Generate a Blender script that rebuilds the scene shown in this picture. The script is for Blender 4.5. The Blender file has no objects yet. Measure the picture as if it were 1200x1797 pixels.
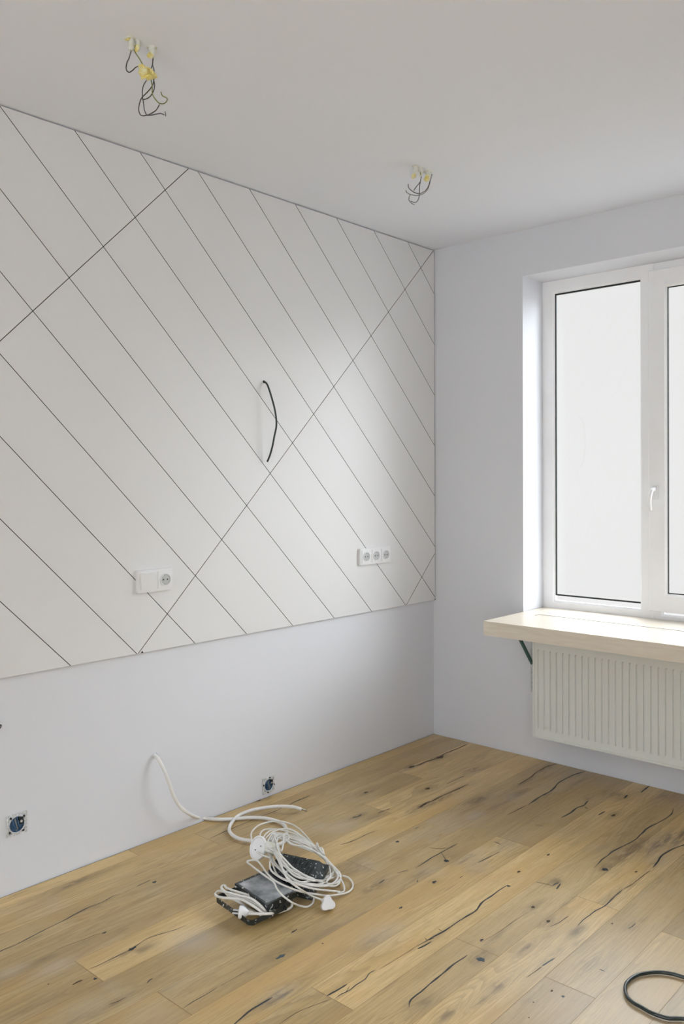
import bpy, bmesh, math, random
import numpy as np
from mathutils import Vector, Matrix
from math import sin, cos, radians, pi
random.seed(7)
RS = np.random.RandomState(11)
S = bpy.context.scene
COL = S.collection

# ------------------------------------------------------------------ camera
F_PX, YAW, PITCH, ROLL, PPY = 1487.80, 42.1637, -0.3577, -0.2174, 852.51
CAM = np.array([2.805, -3.8569, 1.4191])
def cam_basis():
    a, b, c = radians(YAW), radians(PITCH), radians(ROLL)
    fw = np.array([-sin(a), cos(a), 0.]); r = np.array([cos(a), sin(a), 0.]); u = np.array([0, 0, 1.])
    f2 = fw*cos(b) + u*sin(b); u2 = -fw*sin(b) + u*cos(b)
    return r*cos(c) + u2*sin(c), -r*sin(c) + u2*cos(c), f2
CR, CU, CF = cam_basis()
def at(px, py, axis, val):
    """survey helper: the world point of a photo pixel on the plane axis=val"""
    d = CF + CR*(px-600)/F_PX + CU*(PPY-py)/F_PX
    return CAM + d*((val-CAM[axis])/d[axis])
cd = bpy.data.cameras.new('camera'); cam = bpy.data.objects.new('camera', cd); COL.objects.link(cam)
cam.matrix_world = Matrix([[CR[0], CU[0], -CF[0], CAM[0]], [CR[1], CU[1], -CF[1], CAM[1]], [CR[2], CU[2], -CF[2], CAM[2]], [0, 0, 0, 1]])
cd.sensor_fit = 'HORIZONTAL'; cd.sensor_width = 36.0; cd.lens = F_PX/1200*36
cd.shift_y = -(898.5-PPY)/1200; cd.clip_start = 0.05
S.camera = cam

# ------------------------------------------------------------------ colour and sky
S.view_settings.view_transform = 'Standard'; S.view_settings.look = 'None'
S.view_settings.gamma = 1.0; S.view_settings.use_curve_mapping = False
S.view_settings.exposure = 0.0
S.cycles.max_bounces = 14; S.cycles.diffuse_bounces = 9; S.cycles.transparent_max_bounces = 16
S.cycles.sample_clamp_indirect = 6.0
S.cycles.use_denoising = True

SKY_LOW = 0.88        # thick low overcast straight out of the window
SKY_BRIGHT = 2.2      # wide bright bank of cloud to the right
SKY_PEAK = 10.0       # its brightest part, low over the roofs
SKY_HIGH = 7.5        # the overcast gets brighter towards the zenith
SKY_GLOW_BELOW = 0.2      # upward glow added below the horizon to brighten the ceiling
SKY_SUN = 0.0         # brightest patch round the veiled sun, far to the right
SKY_FILL_BACK = 4.8        # sky brightness added as fill for the openings behind the camera
w = bpy.data.worlds.new('overcast_sky'); S.world = w; w.use_nodes = True
nt = w.node_tree; N = nt.nodes; L = nt.links; N.clear()
def node(t, nt_=None, **k):
    n = (nt_ or nt).nodes.new(t)
    for a, b in k.items(): setattr(n, a, b)
    return n
tc = node('ShaderNodeTexCoord')
dot = node('ShaderNodeVectorMath', operation='DOT_PRODUCT'); L.new(tc.outputs['Generated'], dot.inputs[0])
az, el = radians(54), radians(22)
dot.inputs[1].default_value = (sin(az)*cos(el), cos(az)*cos(el), sin(el))
mr = node('ShaderNodeMapRange', interpolation_type='SMOOTHERSTEP'); L.new(dot.outputs['Value'], mr.inputs[0])
mr.inputs[1].default_value = 0.40; mr.inputs[2].default_value = 0.97; mr.inputs[3].default_value = 0; mr.inputs[4].default_value = SKY_BRIGHT
sx = node('ShaderNodeSeparateXYZ'); L.new(tc.outputs['Generated'], sx.inputs[0])
mz = node('ShaderNodeMapRange', interpolation_type='SMOOTHSTEP'); L.new(sx.outputs['Z'], mz.inputs[0])
mz.inputs[1].default_value = 0.26; mz.inputs[2].default_value = 0.46; mz.inputs[3].default_value = 0; mz.inputs[4].default_value = SKY_HIGH
mg = node('ShaderNodeMapRange', interpolation_type='SMOOTHSTEP'); L.new(sx.outputs['Z'], mg.inputs[0])
mg.inputs[1].default_value = -0.18; mg.inputs[2].default_value = -0.42; mg.inputs[3].default_value = 0; mg.inputs[4].default_value = SKY_GLOW_BELOW
mm = node('ShaderNodeMath', operation='MAXIMUM'); L.new(mz.outputs[0], mm.inputs[0]); L.new(mg.outputs[0], mm.inputs[1])
ad = node('ShaderNodeMath', operation='ADD'); L.new(mr.outputs[0], ad.inputs[0]); L.new(mm.outputs[0], ad.inputs[1])
a2 = node('ShaderNodeMath', operation='ADD'); L.new(ad.outputs[0], a2.inputs[0]); a2.inputs[1].default_value = 0.0
db = node('ShaderNodeVectorMath', operation='DOT_PRODUCT'); L.new(tc.outputs['Generated'], db.inputs[0])
db.inputs[1].default_value = (0, -1, 0.1)
mb = node('ShaderNodeMapRange', interpolation_type='SMOOTHSTEP'); L.new(db.outputs['Value'], mb.inputs[0])
mb.inputs[1].default_value = 0.0; mb.inputs[2].default_value = 0.7; mb.inputs[3].default_value = 0; mb.inputs[4].default_value = SKY_FILL_BACK
a3 = node('ShaderNodeMath', operation='ADD'); L.new(a2.outputs[0], a3.inputs[0]); L.new(mb.outputs[0], a3.inputs[1]); a2 = a3
ds = node('ShaderNodeVectorMath', operation='DOT_PRODUCT'); L.new(tc.outputs['Generated'], ds.inputs[0])
ds.inputs[1].default_value = (sin(radians(80))*cos(radians(16)), cos(radians(80))*cos(radians(16)), sin(radians(16)))
ms = node('ShaderNodeMapRange', interpolation_type='SMOOTHSTEP'); L.new(ds.outputs['Value'], ms.inputs[0])
ms.inputs[1].default_value = 0.90; ms.inputs[2].default_value = 0.985; ms.inputs[3].default_value = 0; ms.inputs[4].default_value = SKY_SUN
a4 = node('ShaderNodeMath', operation='ADD'); L.new(a2.outputs[0], a4.inputs[0]); L.new(ms.outputs[0], a4.inputs[1]); a2 = a4
dp = node('ShaderNodeVectorMath', operation='DOT_PRODUCT'); L.new(tc.outputs['Generated'], dp.inputs[0])
dp.inputs[1].default_value = (sin(radians(45))*cos(radians(17)), cos(radians(45))*cos(radians(17)), sin(radians(17)))
mp_ = node('ShaderNodeMapRange', interpolation_type='SMOOTHSTEP'); L.new(dp.outputs['Value'], mp_.inputs[0])
mp_.inputs[1].default_value = 0.955; mp_.inputs[2].default_value = 0.998; mp_.inputs[3].default_value = 0; mp_.inputs[4].default_value = SKY_PEAK
a5 = node('ShaderNodeMath', operation='ADD'); L.new(a2.outputs[0], a5.inputs[0]); L.new(mp_.outputs[0], a5.inputs[1]); a2 = a5
m5 = node('ShaderNodeMapRange', interpolation_type='SMOOTHSTEP'); L.new(sx.outputs['Z'], m5.inputs[0])
m5.inputs[1].default_value = -0.55; m5.inputs[2].default_value = -0.8; m5.inputs[3].default_value = 0; m5.inputs[4].default_value = SKY_GLOW_BELOW*2
a6 = node('ShaderNodeMath', operation='ADD'); L.new(a2.outputs[0], a6.inputs[0]); L.new(m5.outputs[0], a6.inputs[1]); a2 = a6
bg = node('ShaderNodeBackground'); bg.inputs['Color'].default_value = (0.90, 0.95, 1.0, 1)
L.new(a2.outputs[0], bg.inputs['Strength'])
bl_ = node('ShaderNodeBackground'); bl_.inputs['Color'].default_value = (1, 1, 1, 1); bl_.inputs['Strength'].default_value = SKY_LOW
sm = node('ShaderNodeAddShader'); L.new(bg.outputs[0], sm.inputs[0]); L.new(bl_.outputs[0], sm.inputs[1])
wo = node('ShaderNodeOutputWorld'); L.new(sm.outputs[0], wo.inputs[0])
w.cycles.sampling_method = 'MANUAL'; w.cycles.sample_map_resolution = 512

# ------------------------------------------------------------------ materials
def material(name, color, rough=0.5, spec=0.5, metal=0.0, bump=None, mottle=None, coat=0.0):
    m = bpy.data.materials.new(name); m.use_nodes = True
    t = m.node_tree; b = t.nodes['Principled BSDF']
    b.inputs['Base Color'].default_value = (*color, 1); b.inputs['Roughness'].default_value = rough
    b.inputs['Specular IOR Level'].default_value = spec; b.inputs['Metallic'].default_value = metal
    b.inputs['Coat Weight'].default_value = coat
    co = t.nodes.new('ShaderNodeTexCoord')
    if mottle:                                            # (scale, second colour, amount)
        n = t.nodes.new('ShaderNodeTexNoise'); n.inputs['Scale'].default_value = mottle[0]; n.inputs['Detail'].default_value = 5
        t.links.new(co.outputs['Object'], n.inputs['Vector'])
        r = t.nodes.new('ShaderNodeMapRange'); r.inputs[1].default_value = 0.35; r.inputs[2].default_value = 0.7
        r.inputs[3].default_value = 0; r.inputs[4].default_value = mottle[2]
        t.links.new(n.outputs[0], r.inputs[0])
        mx = t.nodes.new('ShaderNodeMix'); mx.data_type = 'RGBA'
        mx.inputs[6].default_value = (*color, 1); mx.inputs[7].default_value = (*mottle[1], 1)
        t.links.new(r.outputs[0], mx.inputs[0]); t.links.new(mx.outputs[2], b.inputs['Base Color'])
    if bump:                                              # (scale, strength, distance)
        n = t.nodes.new('ShaderNodeTexNoise'); n.inputs['Scale'].default_value = bump[0]; n.inputs['Detail'].default_value = 4
        t.links.new(co.outputs['Object'], n.inputs['Vector'])
        bp = t.nodes.new('ShaderNodeBump'); bp.inputs['Strength'].default_value = bump[1]; bp.inputs['Distance'].default_value = bump[2]
        t.links.new(n.outputs[0], bp.inputs['Height']); t.links.new(bp.outputs[0], b.inputs['Normal'])
    return m
M = {}
M['wall'] = material('painted_plaster', (0.69, 0.70, 0.742), 0.75, 0.25, bump=(90, .08, .002), mottle=(1.3, (.68, .69, .728), .6))
M['ceiling'] = material('ceiling_paint', (0.80, 0.83, 0.90), 0.85, 0.15, mottle=(1.0, (0.785, .81, .875), .6))
M['panel'] = material('white_lacquer', (0.73, 0.73, 0.735), 0.42, 0.5, bump=(2.2, .05, .02), mottle=(1.6, (0.71, .705, .705), .7))
M['groove'] = material('groove_black', (0.012, 0.014, 0.013), 0.8, 0.1)
M['pvc'] = material('white_upvc', (0.90, 0.905, 0.925), 0.32, 0.4, mottle=(6, (0.84, .835, .84), .5))
M['gasket'] = material('black_rubber_seal', (0.03, 0.033, 0.033), 0.6, 0.2)
M['plastic'] = material('white_plastic', (0.78, 0.78, 0.79), 0.28, 0.5)
M['plastic_gray'] = material('socket_well_plastic', (0.50, 0.51, 0.52), 0.35, 0.5)
M['cord'] = material('white_cable_sheath', (0.74, 0.73, 0.70), 0.42, 0.4, mottle=(40, (0.60, .58, .54), .5))
M['cord_thick'] = material('white_thick_sheath', (0.76, 0.75, 0.74), 0.42, 0.4, mottle=(20, (0.66, .64, .61), .5))
M['black_cable'] = material('black_cable_sheath', (0.014, 0.024, 0.022), 0.42, 0.5)
M['black_cable_gloss'] = material('black_hose_sheath', (0.015, 0.024, 0.022), 0.25, 0.6)
M['radiator'] = material('radiator_enamel', (0.75, 0.765, 0.735), 0.4, 0.4)
M['steel_dark'] = material('green_grey_steel', (0.045, 0.11, 0.10), 0.45, 0.5)
M['steel'] = material('galvanised_steel', (0.42, 0.45, 0.46), 0.45, 0.5, mottle=(60, (0.7, .7, .7), .6))
M['steel_spattered'] = material('plaster_spattered_steel', (0.40, 0.42, 0.43), 0.5, 0.4, mottle=(170, (0.78, .78, .78), 1.0))
M['blue_box'] = material('blue_plastic_box', (0.02, 0.06, 0.14), 0.45, 0.4, mottle=(120, (0.10, .2, .33), .8))
M['copper'] = material('bare_copper', (0.5, 0.25, 0.12), 0.4, 0.5, metal=0.8)
M['yellow'] = material('yellow_tape', (0.72, 0.60, 0.16), 0.6, 0.3, mottle=(60, (0.80, .76, .52), 1.0))
M['tape_white'] = material('white_paper_tape', (0.72, 0.72, 0.70), 0.7, 0.2, mottle=(90, (0.62, .62, .50), 1.0))
M['wire_black'] = material('black_wire', (0.02, 0.022, 0.022), 0.4, 0.4)
M['wire_gray'] = material('grey_wire', (0.075, 0.08, 0.10), 0.4, 0.4)
M['wire_brown'] = material('brown_wire', (0.06, 0.045, 0.04), 0.4, 0.4)
M['wire_green'] = material('yellow_green_wire', (0.20, 0.24, 0.06), 0.4, 0.4)
M['wire_pale'] = material('pale_wire', (0.20, 0.21, 0.20), 0.4, 0.4)

def wood_light():
    m = material('pale_maple_board', (0.66, 0.59, 0.48), 0.30, 0.5)
    t = m.node_tree; b = t.nodes['Principled BSDF']
    co = t.nodes.new('ShaderNodeTexCoord'); mp = t.nodes.new('ShaderNodeMapping'); mp.inputs['Scale'].default_value = (2.5, 30, 30)
    n = t.nodes.new('ShaderNodeTexNoise'); n.inputs['Scale'].default_value = 3; n.inputs['Detail'].default_value = 6
    r = t.nodes.new('ShaderNodeValToRGB')
    r.color_ramp.elements[0].position = .3; r.color_ramp.elements[0].color = (0.66, 0.585, 0.48, 1)
    r.color_ramp.elements[1].position = .7; r.color_ramp.elements[1].color = (0.74, 0.68, 0.58, 1)
    t.links.new(co.outputs['Object'], mp.inputs[0]); t.links.new(mp.outputs[0], n.inputs['Vector'])
    t.links.new(n.outputs[0], r.inputs[0]); t.links.new(r.outputs[0], b.inputs['Base Color'])
    return m
M['maple'] = wood_light()

def spattered(name, color, thr=0.63, scale=(95, 95, 95), rough=.35):
    """dark shell with white paint specks"""
    m = material(name, color, rough, 0.5); t = m.node_tree; b = t.nodes['Principled BSDF']
    co = t.nodes.new('ShaderNodeTexCoord'); mp = t.nodes.new('ShaderNodeMapping'); mp.inputs['Scale'].default_value = scale
    n = t.nodes.new('ShaderNodeTexNoise'); n.inputs['Scale'].default_value = 1; n.inputs['Detail'].default_value = 2.5
    r = t.nodes.new('ShaderNodeMapRange'); r.inputs[1].default_value = thr; r.inputs[2].default_value = thr+.05
    n2 = t.nodes.new('ShaderNodeTexNoise'); n2.inputs['Scale'].default_value = 14; n2.inputs['Detail'].default_value = 5
    r2 = t.nodes.new('ShaderNodeMapRange'); r2.inputs[1].default_value = .5; r2.inputs[2].default_value = .85; r2.inputs[4].default_value = .35
    mx0 = t.nodes.new('ShaderNodeMix'); mx0.data_type = 'RGBA'; mx0.inputs[6].default_value = (*color, 1); mx0.inputs[7].default_value = (.22, .25, .27, 1)
    mx = t.nodes.new('ShaderNodeMix'); mx.data_type = 'RGBA'; mx.inputs[7].default_value = (.6, .62, .62, 1)
    t.links.new(co.outputs['Object'], mp.inputs[0]); t.links.new(mp.outputs[0], n.inputs['Vector']); t.links.new(n.outputs[0], r.inputs[0])
    t.links.new(co.outputs['Object'], n2.inputs['Vector']); t.links.new(n2.outputs[0], r2.inputs[0]); t.links.new(r2.outputs[0], mx0.inputs[0])
    t.links.new(mx0.outputs[2], mx.inputs[6]); t.links.new(r.outputs[0], mx.inputs[0]); t.links.new(mx.outputs[2], b.inputs['Base Color'])
    return m
M['lamp_shell'] = spattered('spattered_black_aluminium', (0.008, 0.013, 0.015))
M['lamp_glass'] = material('dusty_lamp_glass', (0.10, 0.115, 0.125), 0.22, 0.6, mottle=(16, (0.40, .41, .43), 1.0))

def glass():
    m = bpy.data.materials.new('window_glass'); m.use_nodes = True; t = m.node_tree; t.nodes.clear()
    fr = t.nodes.new('ShaderNodeFresnel'); fr.inputs[0].default_value = 1.5
    ge = t.nodes.new('ShaderNodeNewGeometry'); io = t.nodes.new('ShaderNodeMapRange')   # same index seen from either face of the thin pane
    io.inputs[3].default_value = 1.5; io.inputs[4].default_value = 1/1.5
    t.links.new(ge.outputs['Backfacing'], io.inputs[0]); t.links.new(io.outputs[0], fr.inputs[0])
    tr = t.nodes.new('ShaderNodeBsdfTransparent'); tr.inputs[0].default_value = (.985, .99, .985, 1)
    gl = t.nodes.new('ShaderNodeBsdfGlossy'); gl.inputs['Roughness'].default_value = 0.02
    mx = t.nodes.new('ShaderNodeMixShader'); o = t.nodes.new('ShaderNodeOutputMaterial')
    t.links.new(fr.outputs[0], mx.inputs[0]); t.links.new(tr.outputs[0], mx.inputs[1]); t.links.new(gl.outputs[0], mx.inputs[2]); t.links.new(mx.outputs[0], o.inputs[0])
    return m
M['glass'] = glass()

def oak():
    m = bpy.data.materials.new('knotty_oak'); m.use_nodes = True; t = m.node_tree; b = t.nodes['Principled BSDF']
    def n(k, **a):
        x = t.nodes.new(k)
        for p, v in a.items(): setattr(x, p, v)
        return x
    l = t.links.new
    def math_(op, a, b_=None, c=None):
        x = n('ShaderNodeMath', operation=op)
        for i, v in enumerate((a, b_, c)):
            if v is None: continue
            if isinstance(v, (int, float)): x.inputs[i].default_value = v
            else: l(v, x.inputs[i])
        return x.outputs[0]
    def mix(f, a, b_, mode='MIX'):
        x = n('ShaderNodeMix', data_type='RGBA', blend_type=mode)
        for i, v in ((0, f), (6, a), (7, b_)):
            if isinstance(v, (int, float)): x.inputs[i].default_value = v
            elif isinstance(v, tuple): x.inputs[i].default_value = (*v, 1)
            else: l(v, x.inputs[i])
        return x.outputs[2]
    def rng(v, a, b_, c=0, d=1):
        x = n('ShaderNodeMapRange', interpolation_type='SMOOTHSTEP'); l(v, x.inputs[0])
        for i, q in enumerate((a, b_, c, d)): x.inputs[i+1].default_value = q
        return x.outputs[0]
    att = {k: n('ShaderNodeAttribute', attribute_name=k).outputs['Fac'] for k in ('plank', 'stain', 'warp', 'grey')}
    co = n('ShaderNodeTexCoord'); sp = n('ShaderNodeSeparateXYZ'); l(co.outputs['Object'], sp.inputs[0])
    def noise(sx_, sy_, off, detail=4, dist=0.0, warp=0.0):
        c = n('ShaderNodeCombineXYZ')
        x = math_('MULTIPLY', math_('ADD', sp.outputs['X'], math_('MULTIPLY', att['warp'], warp)), sx_)
        y = math_('MULTIPLY', sp.outputs['Y'], sy_)
        l(x, c.inputs[0]); l(math_('ADD', y, math_('MULTIPLY', att['plank'], 37.0)), c.inputs[1])
        l(math_('ADD', math_('MULTIPLY', att['plank'], 91.0), off), c.inputs[2])
        q = n('ShaderNodeTexNoise'); q.inputs['Scale'].default_value = 1; q.inputs['Detail'].default_value = detail; q.inputs['Distortion'].default_value = dist
        l(c.outputs[0], q.inputs['Vector']); return q.outputs[0]
    broad = noise(11, 1.1, 0, 3, .6, 1.0)
    fine = noise(230, 7, 3, 3, .2, 1.0)
    pore = noise(620, 24, 9, 2)
    # growth rings: bands of a slow field
    field = noise(15, 1.0, 20, 1.5, .3, 1.0)
    ring = math_('FRACT', math_('MULTIPLY', field, 13.0))
    ringm = math_('MULTIPLY', rng(ring, .35, .95), rng(noise(7, .9, 40, 2), .42, .62))
    base = mix(rng(broad, .3, .7), (0.48, 0.322, 0.112), (0.645, 0.467, 0.215))
    base = mix(math_('MULTIPLY', rng(fine, .40, .68), .48), base, (0.36, 0.235, 0.085))
    base = mix(math_('MULTIPLY', ringm, .50), base, (0.33, 0.21, 0.07))
    base = mix(math_('MULTIPLY', rng(pore, .54, .70), .42), base, (0.28, 0.18, 0.065))
    warm = noise(5, 1.6, 120, 3, .8)
    base = mix(math_('MULTIPLY', rng(warm, .48, .68), .35), base, (0.50, 0.285, 0.065))
    tone = rng(att['plank'], 0.0, 1.0, .80, 1.14)
    tn = n('ShaderNodeCombineXYZ'); [l(tone, tn.inputs[i]) for i in range(3)]
    base = mix(1.0, base, tn.outputs[0], 'MULTIPLY')
    blot = noise(16, 4.0, 60, 5, 1.0)
    base = mix(math_('MULTIPLY', rng(blot, .60, .80), .30), base, (0.16, 0.105, 0.055))
    st = math_('MULTIPLY', att['stain'], rng(noise(90, 14, 70, 4, .8, 1.0), .34, .60, .25, 1.0))
    base = mix(st, base, (0.12, 0.070, 0.020))
    dust = math_('MULTIPLY', rng(noise(3.2, 2.6, 80, 6, .5), .54, .74), .18)
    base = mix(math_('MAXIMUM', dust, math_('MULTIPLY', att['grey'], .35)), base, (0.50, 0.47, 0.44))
    l(base, b.inputs['Base Color'])
    b.inputs['Specular IOR Level'].default_value = 0.5
    l(rng(broad, .2, .8, .40, .50), b.inputs['Roughness'])
    b.inputs['Coat Weight'].default_value = 0.55; b.inputs['Coat Roughness'].default_value = 0.42; b.inputs['Coat IOR'].default_value = 1.5
    bp = n('ShaderNodeBump'); bp.inputs['Strength'].default_value = .25; bp.inputs['Distance'].default_value = .0015
    l(fine, bp.inputs['Height']); l(bp.outputs[0], b.inputs['Normal'])
    return m
M['oak'] = oak()
M['filler'] = material('dark_crack_filler', (0.020, 0.026, 0.028), 0.45, 0.4)
M['filler_blue'] = material('slate_knot_filler', (0.05, 0.075, 0.09), 0.4, 0.4)
M['filler_brown'] = material('brown_split', (0.075, 0.050, 0.028), 0.6, 0.3)
M['joint'] = material('board_joint', (0.27, 0.19, 0.09), 0.7, 0.2)
M['subfloor'] = material('dark_underlay', (0.03, 0.026, 0.02), 0.9, 0.1)
M['concrete'] = material('outer_render', (0.55, 0.54, 0.52), 0.9, 0.1, mottle=(5, (.45, .44, .43), .6))

# ------------------------------------------------------------------ helpers
def tag(o, label=None, cat=None, group=None, kind=None):
    if label: o['label'] = label
    if cat: o['category'] = cat
    if group: o['group'] = group
    if kind: o['kind'] = kind
    return o
def empty(name, loc=(0, 0, 0), **k):
    o = bpy.data.objects.new(name, None); COL.objects.link(o); o.location = loc; o.empty_display_size = .05
    return tag(o, **k)
def make(name, verts, faces, mats, parent=None, midx=None, smooth=False, **k):
    me = bpy.data.meshes.new(name); me.from_pydata([tuple(map(float, v)) for v in verts], [], faces)
    for m in (mats if isinstance(mats, (list, tuple)) else [mats]): me.materials.append(M[m] if isinstance(m, str) else m)
    if midx is not None: me.polygons.foreach_set('material_index', midx)
    if smooth: me.polygons.foreach_set('use_smooth', [True]*len(me.polygons))
    me.update()
    o = bpy.data.objects.new(name, me); COL.objects.link(o)
    if parent: link_to(o, parent)
    return tag(o, **k)
def link_to(o, parent):
    """parent keeping world coordinates (mesh data is written in world space)"""
    bpy.context.view_layer.update()
    o.parent = parent; o.matrix_parent_inverse = parent.matrix_world.inverted()
def from_bm(name, bm, mats, parent=None, smooth=False, bevel=0, seg=2, **k):
    me = bpy.data.meshes.new(name)
    if bevel:
        bmesh.ops.bevel(bm, geom=[e for e in bm.edges if len(e.link_faces) == 2 and e.calc_face_angle() > .5], offset=bevel, segments=seg, profile=.6, affect='EDGES')
    bmesh.ops.recalc_face_normals(bm, faces=bm.faces)
    bm.to_mesh(me); bm.free()
    for m in (mats if isinstance(mats, (list, tuple)) else [mats]): me.materials.append(M[m])
    if smooth:
        me.polygons.foreach_set('use_smooth', [True]*len(me.polygons))
        try: me.set_sharp_from_angle(angle=radians(35))
        except Exception: pass
    o = bpy.data.objects.new(name, me); COL.objects.link(o)
    if parent: link_to(o, parent)
    return tag(o, **k)
def box_bm(lo, hi, bm=None, mi=0, mat=None):
    bm = bm or bmesh.new()
    vs = [bm.verts.new((Vector((x, y, z)) if mat is None else mat @ Vector((x, y, z)))) for x in (lo[0], hi[0]) for y in (lo[1], hi[1]) for z in (lo[2], hi[2])]
    for q in ((0, 1, 3, 2), (4, 6, 7, 5), (0, 4, 5, 1), (2, 3, 7, 6), (0, 2, 6, 4), (1, 5, 7, 3)):
        f = bm.faces.new([vs[i] for i in q]); f.material_index = mi
    return bm
def box(name, lo, hi, mats, parent=None, bevel=0, seg=2, mat=None, **k):
    return from_bm(name, box_bm(lo, hi, mat=mat), mats, parent, smooth=bevel > 0, bevel=bevel, seg=seg, **k)
def frame_bm(outer, inner, axis_fn, d0, d1, bm=None):
    """rectangular ring; outer/inner = (a0,a1,b0,b1); axis_fn(a,b,d)->xyz; mitred corners"""
    bm = bm or bmesh.new()
    def ring(r, d): return [bm.verts.new(axis_fn(a, b, d)) for a, b in ((r[0], r[2]), (r[1], r[2]), (r[1], r[3]), (r[0], r[3]))]
    of, nf, ob, nb = ring(outer, d0), ring(inner, d0), ring(outer, d1), ring(inner, d1)
    for i in range(4):
        j = (i+1) % 4
        for q in ((of[i], of[j], nf[j], nf[i]), (ob[j], ob[i], nb[i], nb[j]), (of[j], of[i], ob[i], ob[j]), (nf[i], nf[j], nb[j], nb[i])):
            bm.faces.new(q)
    return bm
def spline(pts, step):
    """Catmull-Rom through pts, resampled about every step metres"""
    P = np.asarray(pts, float); P = np.vstack([2*P[0]-P[1], P, 2*P[-1]-P[-2]]); out = []
    for i in range(1, len(P)-2):
        p0, p1, p2, p3 = P[i-1:i+3]; n = max(2, int(np.linalg.norm(p2-p1)/step)+1)
        t0 = 0; t1 = max(np.linalg.norm(p1-p0), 1e-6)**.5; t2 = t1+max(np.linalg.norm(p2-p1), 1e-6)**.5; t3 = t2+max(np.linalg.norm(p3-p2), 1e-6)**.5
        for t in np.linspace(t1, t2, n, endpoint=False):
            A1 = (t1-t)/(t1-t0)*p0+(t-t0)/(t1-t0)*p1; A2 = (t2-t)/(t2-t1)*p1+(t-t1)/(t2-t1)*p2; A3 = (t3-t)/(t3-t2)*p2+(t-t2)/(t3-t2)*p3
            B1 = (t2-t)/(t2-t0)*A1+(t-t0)/(t2-t0)*A2; B2 = (t3-t)/(t3-t1)*A2+(t-t1)/(t3-t1)*A3
            out.append((t2-t)/(t2-t1)*B1+(t-t1)/(t2-t1)*B2)
    out.append(P[-2]); return np.array(out)
def tube_geo(pts, r, seg=10, step=.008, v0=0):
    C = spline(pts, step); n = len(C)
    T = np.gradient(C, axis=0); T /= np.maximum(np.linalg.norm(T, axis=1)[:, None], 1e-9)
    nrm = np.cross(T[0], [0, 0, 1.]);
    if np.linalg.norm(nrm) < 1e-3: nrm = np.cross(T[0], [1., 0, 0])
    nrm /= np.linalg.norm(nrm); V = []; rr = np.broadcast_to(r, (n,)) if np.isscalar(r) else np.interp(np.linspace(0, 1, n), np.linspace(0, 1, len(r)), r)
    for i in range(n):
        nrm = nrm-T[i]*np.dot(nrm, T[i]); nrm /= np.linalg.norm(nrm); bi = np.cross(T[i], nrm)
        for k in range(seg):
            a = 2*pi*k/seg; V.append(C[i]+rr[i]*(cos(a)*nrm+sin(a)*bi))
    Fc = [(v0+i*seg+k, v0+i*seg+(k+1) % seg, v0+(i+1)*seg+(k+1) % seg, v0+(i+1)*seg+k) for i in range(n-1) for k in range(seg)]
    Fc += [tuple(v0+k for k in range(seg))[::-1], tuple(v0+(n-1)*seg+k for k in range(seg))]
    return V, Fc
def tube(name, pts, r, mat, parent=None, seg=10, step=.008, **k):
    V, Fc = tube_geo(pts, r, seg, step)
    return make(name, V, Fc, mat, parent, smooth=True, **k)
def lathe(name, prof, mat4, mats, parent=None, seg=32, midx=None, **k):
    """prof: (radius, height) pairs about local z, placed by mat4; midx per profile band"""
    bm = bmesh.new(); rings = []
    for r, h in prof:
        rings.append([bm.verts.new(mat4 @ Vector((0, 0, h)))] if r < 1e-6 else [bm.verts.new(mat4 @ Vector((r*cos(2*pi*i/seg), r*sin(2*pi*i/seg), h))) for i in range(seg)])
    for bi_, (a, b) in enumerate(zip(rings, rings[1:])):
        for i in range(seg):
            j = (i+1) % seg
            if len(a) == 1 and len(b) == 1: continue
            f = bm.faces.new((a[0], b[i], b[j]) if len(a) == 1 else (a[i], b[0], a[j]) if len(b) == 1 else (a[i], b[i], b[j], a[j]))
            if midx: f.material_index = midx[bi_]
    return from_bm(name, bm, mats, parent, smooth=True, **k)
def place(o, z, x=None):
    """4x4 at o with local z along z"""
    z = Vector(z).normalized(); x = Vector(x) if x is not None else (Vector((0, 0, 1)).cross(z) if abs(z.z) < .95 else Vector((1, 0, 0)))
    x = (x-z*x.dot(z)).normalized(); y = z.cross(x)
    return Matrix(((x.x, y.x, z.x, o[0]), (x.y, y.y, z.y, o[1]), (x.z, y.z, z.z, o[2]), (0, 0, 0, 1)))

# ------------------------------------------------------------------ room shell
H = 2.70; RX = 4.3; RY = -5.7
WX0, WX1, WZ0, WZ1 = .5685, 2.38, .700, 2.4654      # window opening
# window wall with its opening as one mesh
def window_wall():
    bm = bmesh.new()
    f = lambda a, b, d: (a, d, b)
    frame_bm((-.3, RX+.3, -.15, H+.15), (WX0, WX1, WZ0, WZ1), f, 0.0, .285, bm)
    return from_bm('wall_back', bm, 'wall', kind='structure')
window_wall()
box('wall_left', (-.3, RY-.3, -.15), (0, 0, H+.15), 'wall', kind='structure')
bm = bmesh.new(); frame_bm((-.3, RX+.3, -.15, H+.15), (1.2, 3.4, .75, 2.4), lambda a, b, d: (a, d, b), RY, RY-.42, bm)  # opening cut for the added fill window
from_bm('wall_front', bm, 'wall', kind='structure')
DY0, DY1, DZ1 = -5.3, -3.9, 2.25                       # opening for the added fill door, unseen behind the camera
bm = bmesh.new(); frame_bm((RY-.3, .285, -.15, H+.15), (DY0, DY1, -.02, DZ1), lambda a, b, d: (d, a, b), RX, RX+.3, bm)
from_bm('wall_right', bm, 'wall', kind='structure')
box('ceiling', (-.3, RY-.3, H), (RX+.3, .42, H+.2), 'ceiling', kind='structure')

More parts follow.
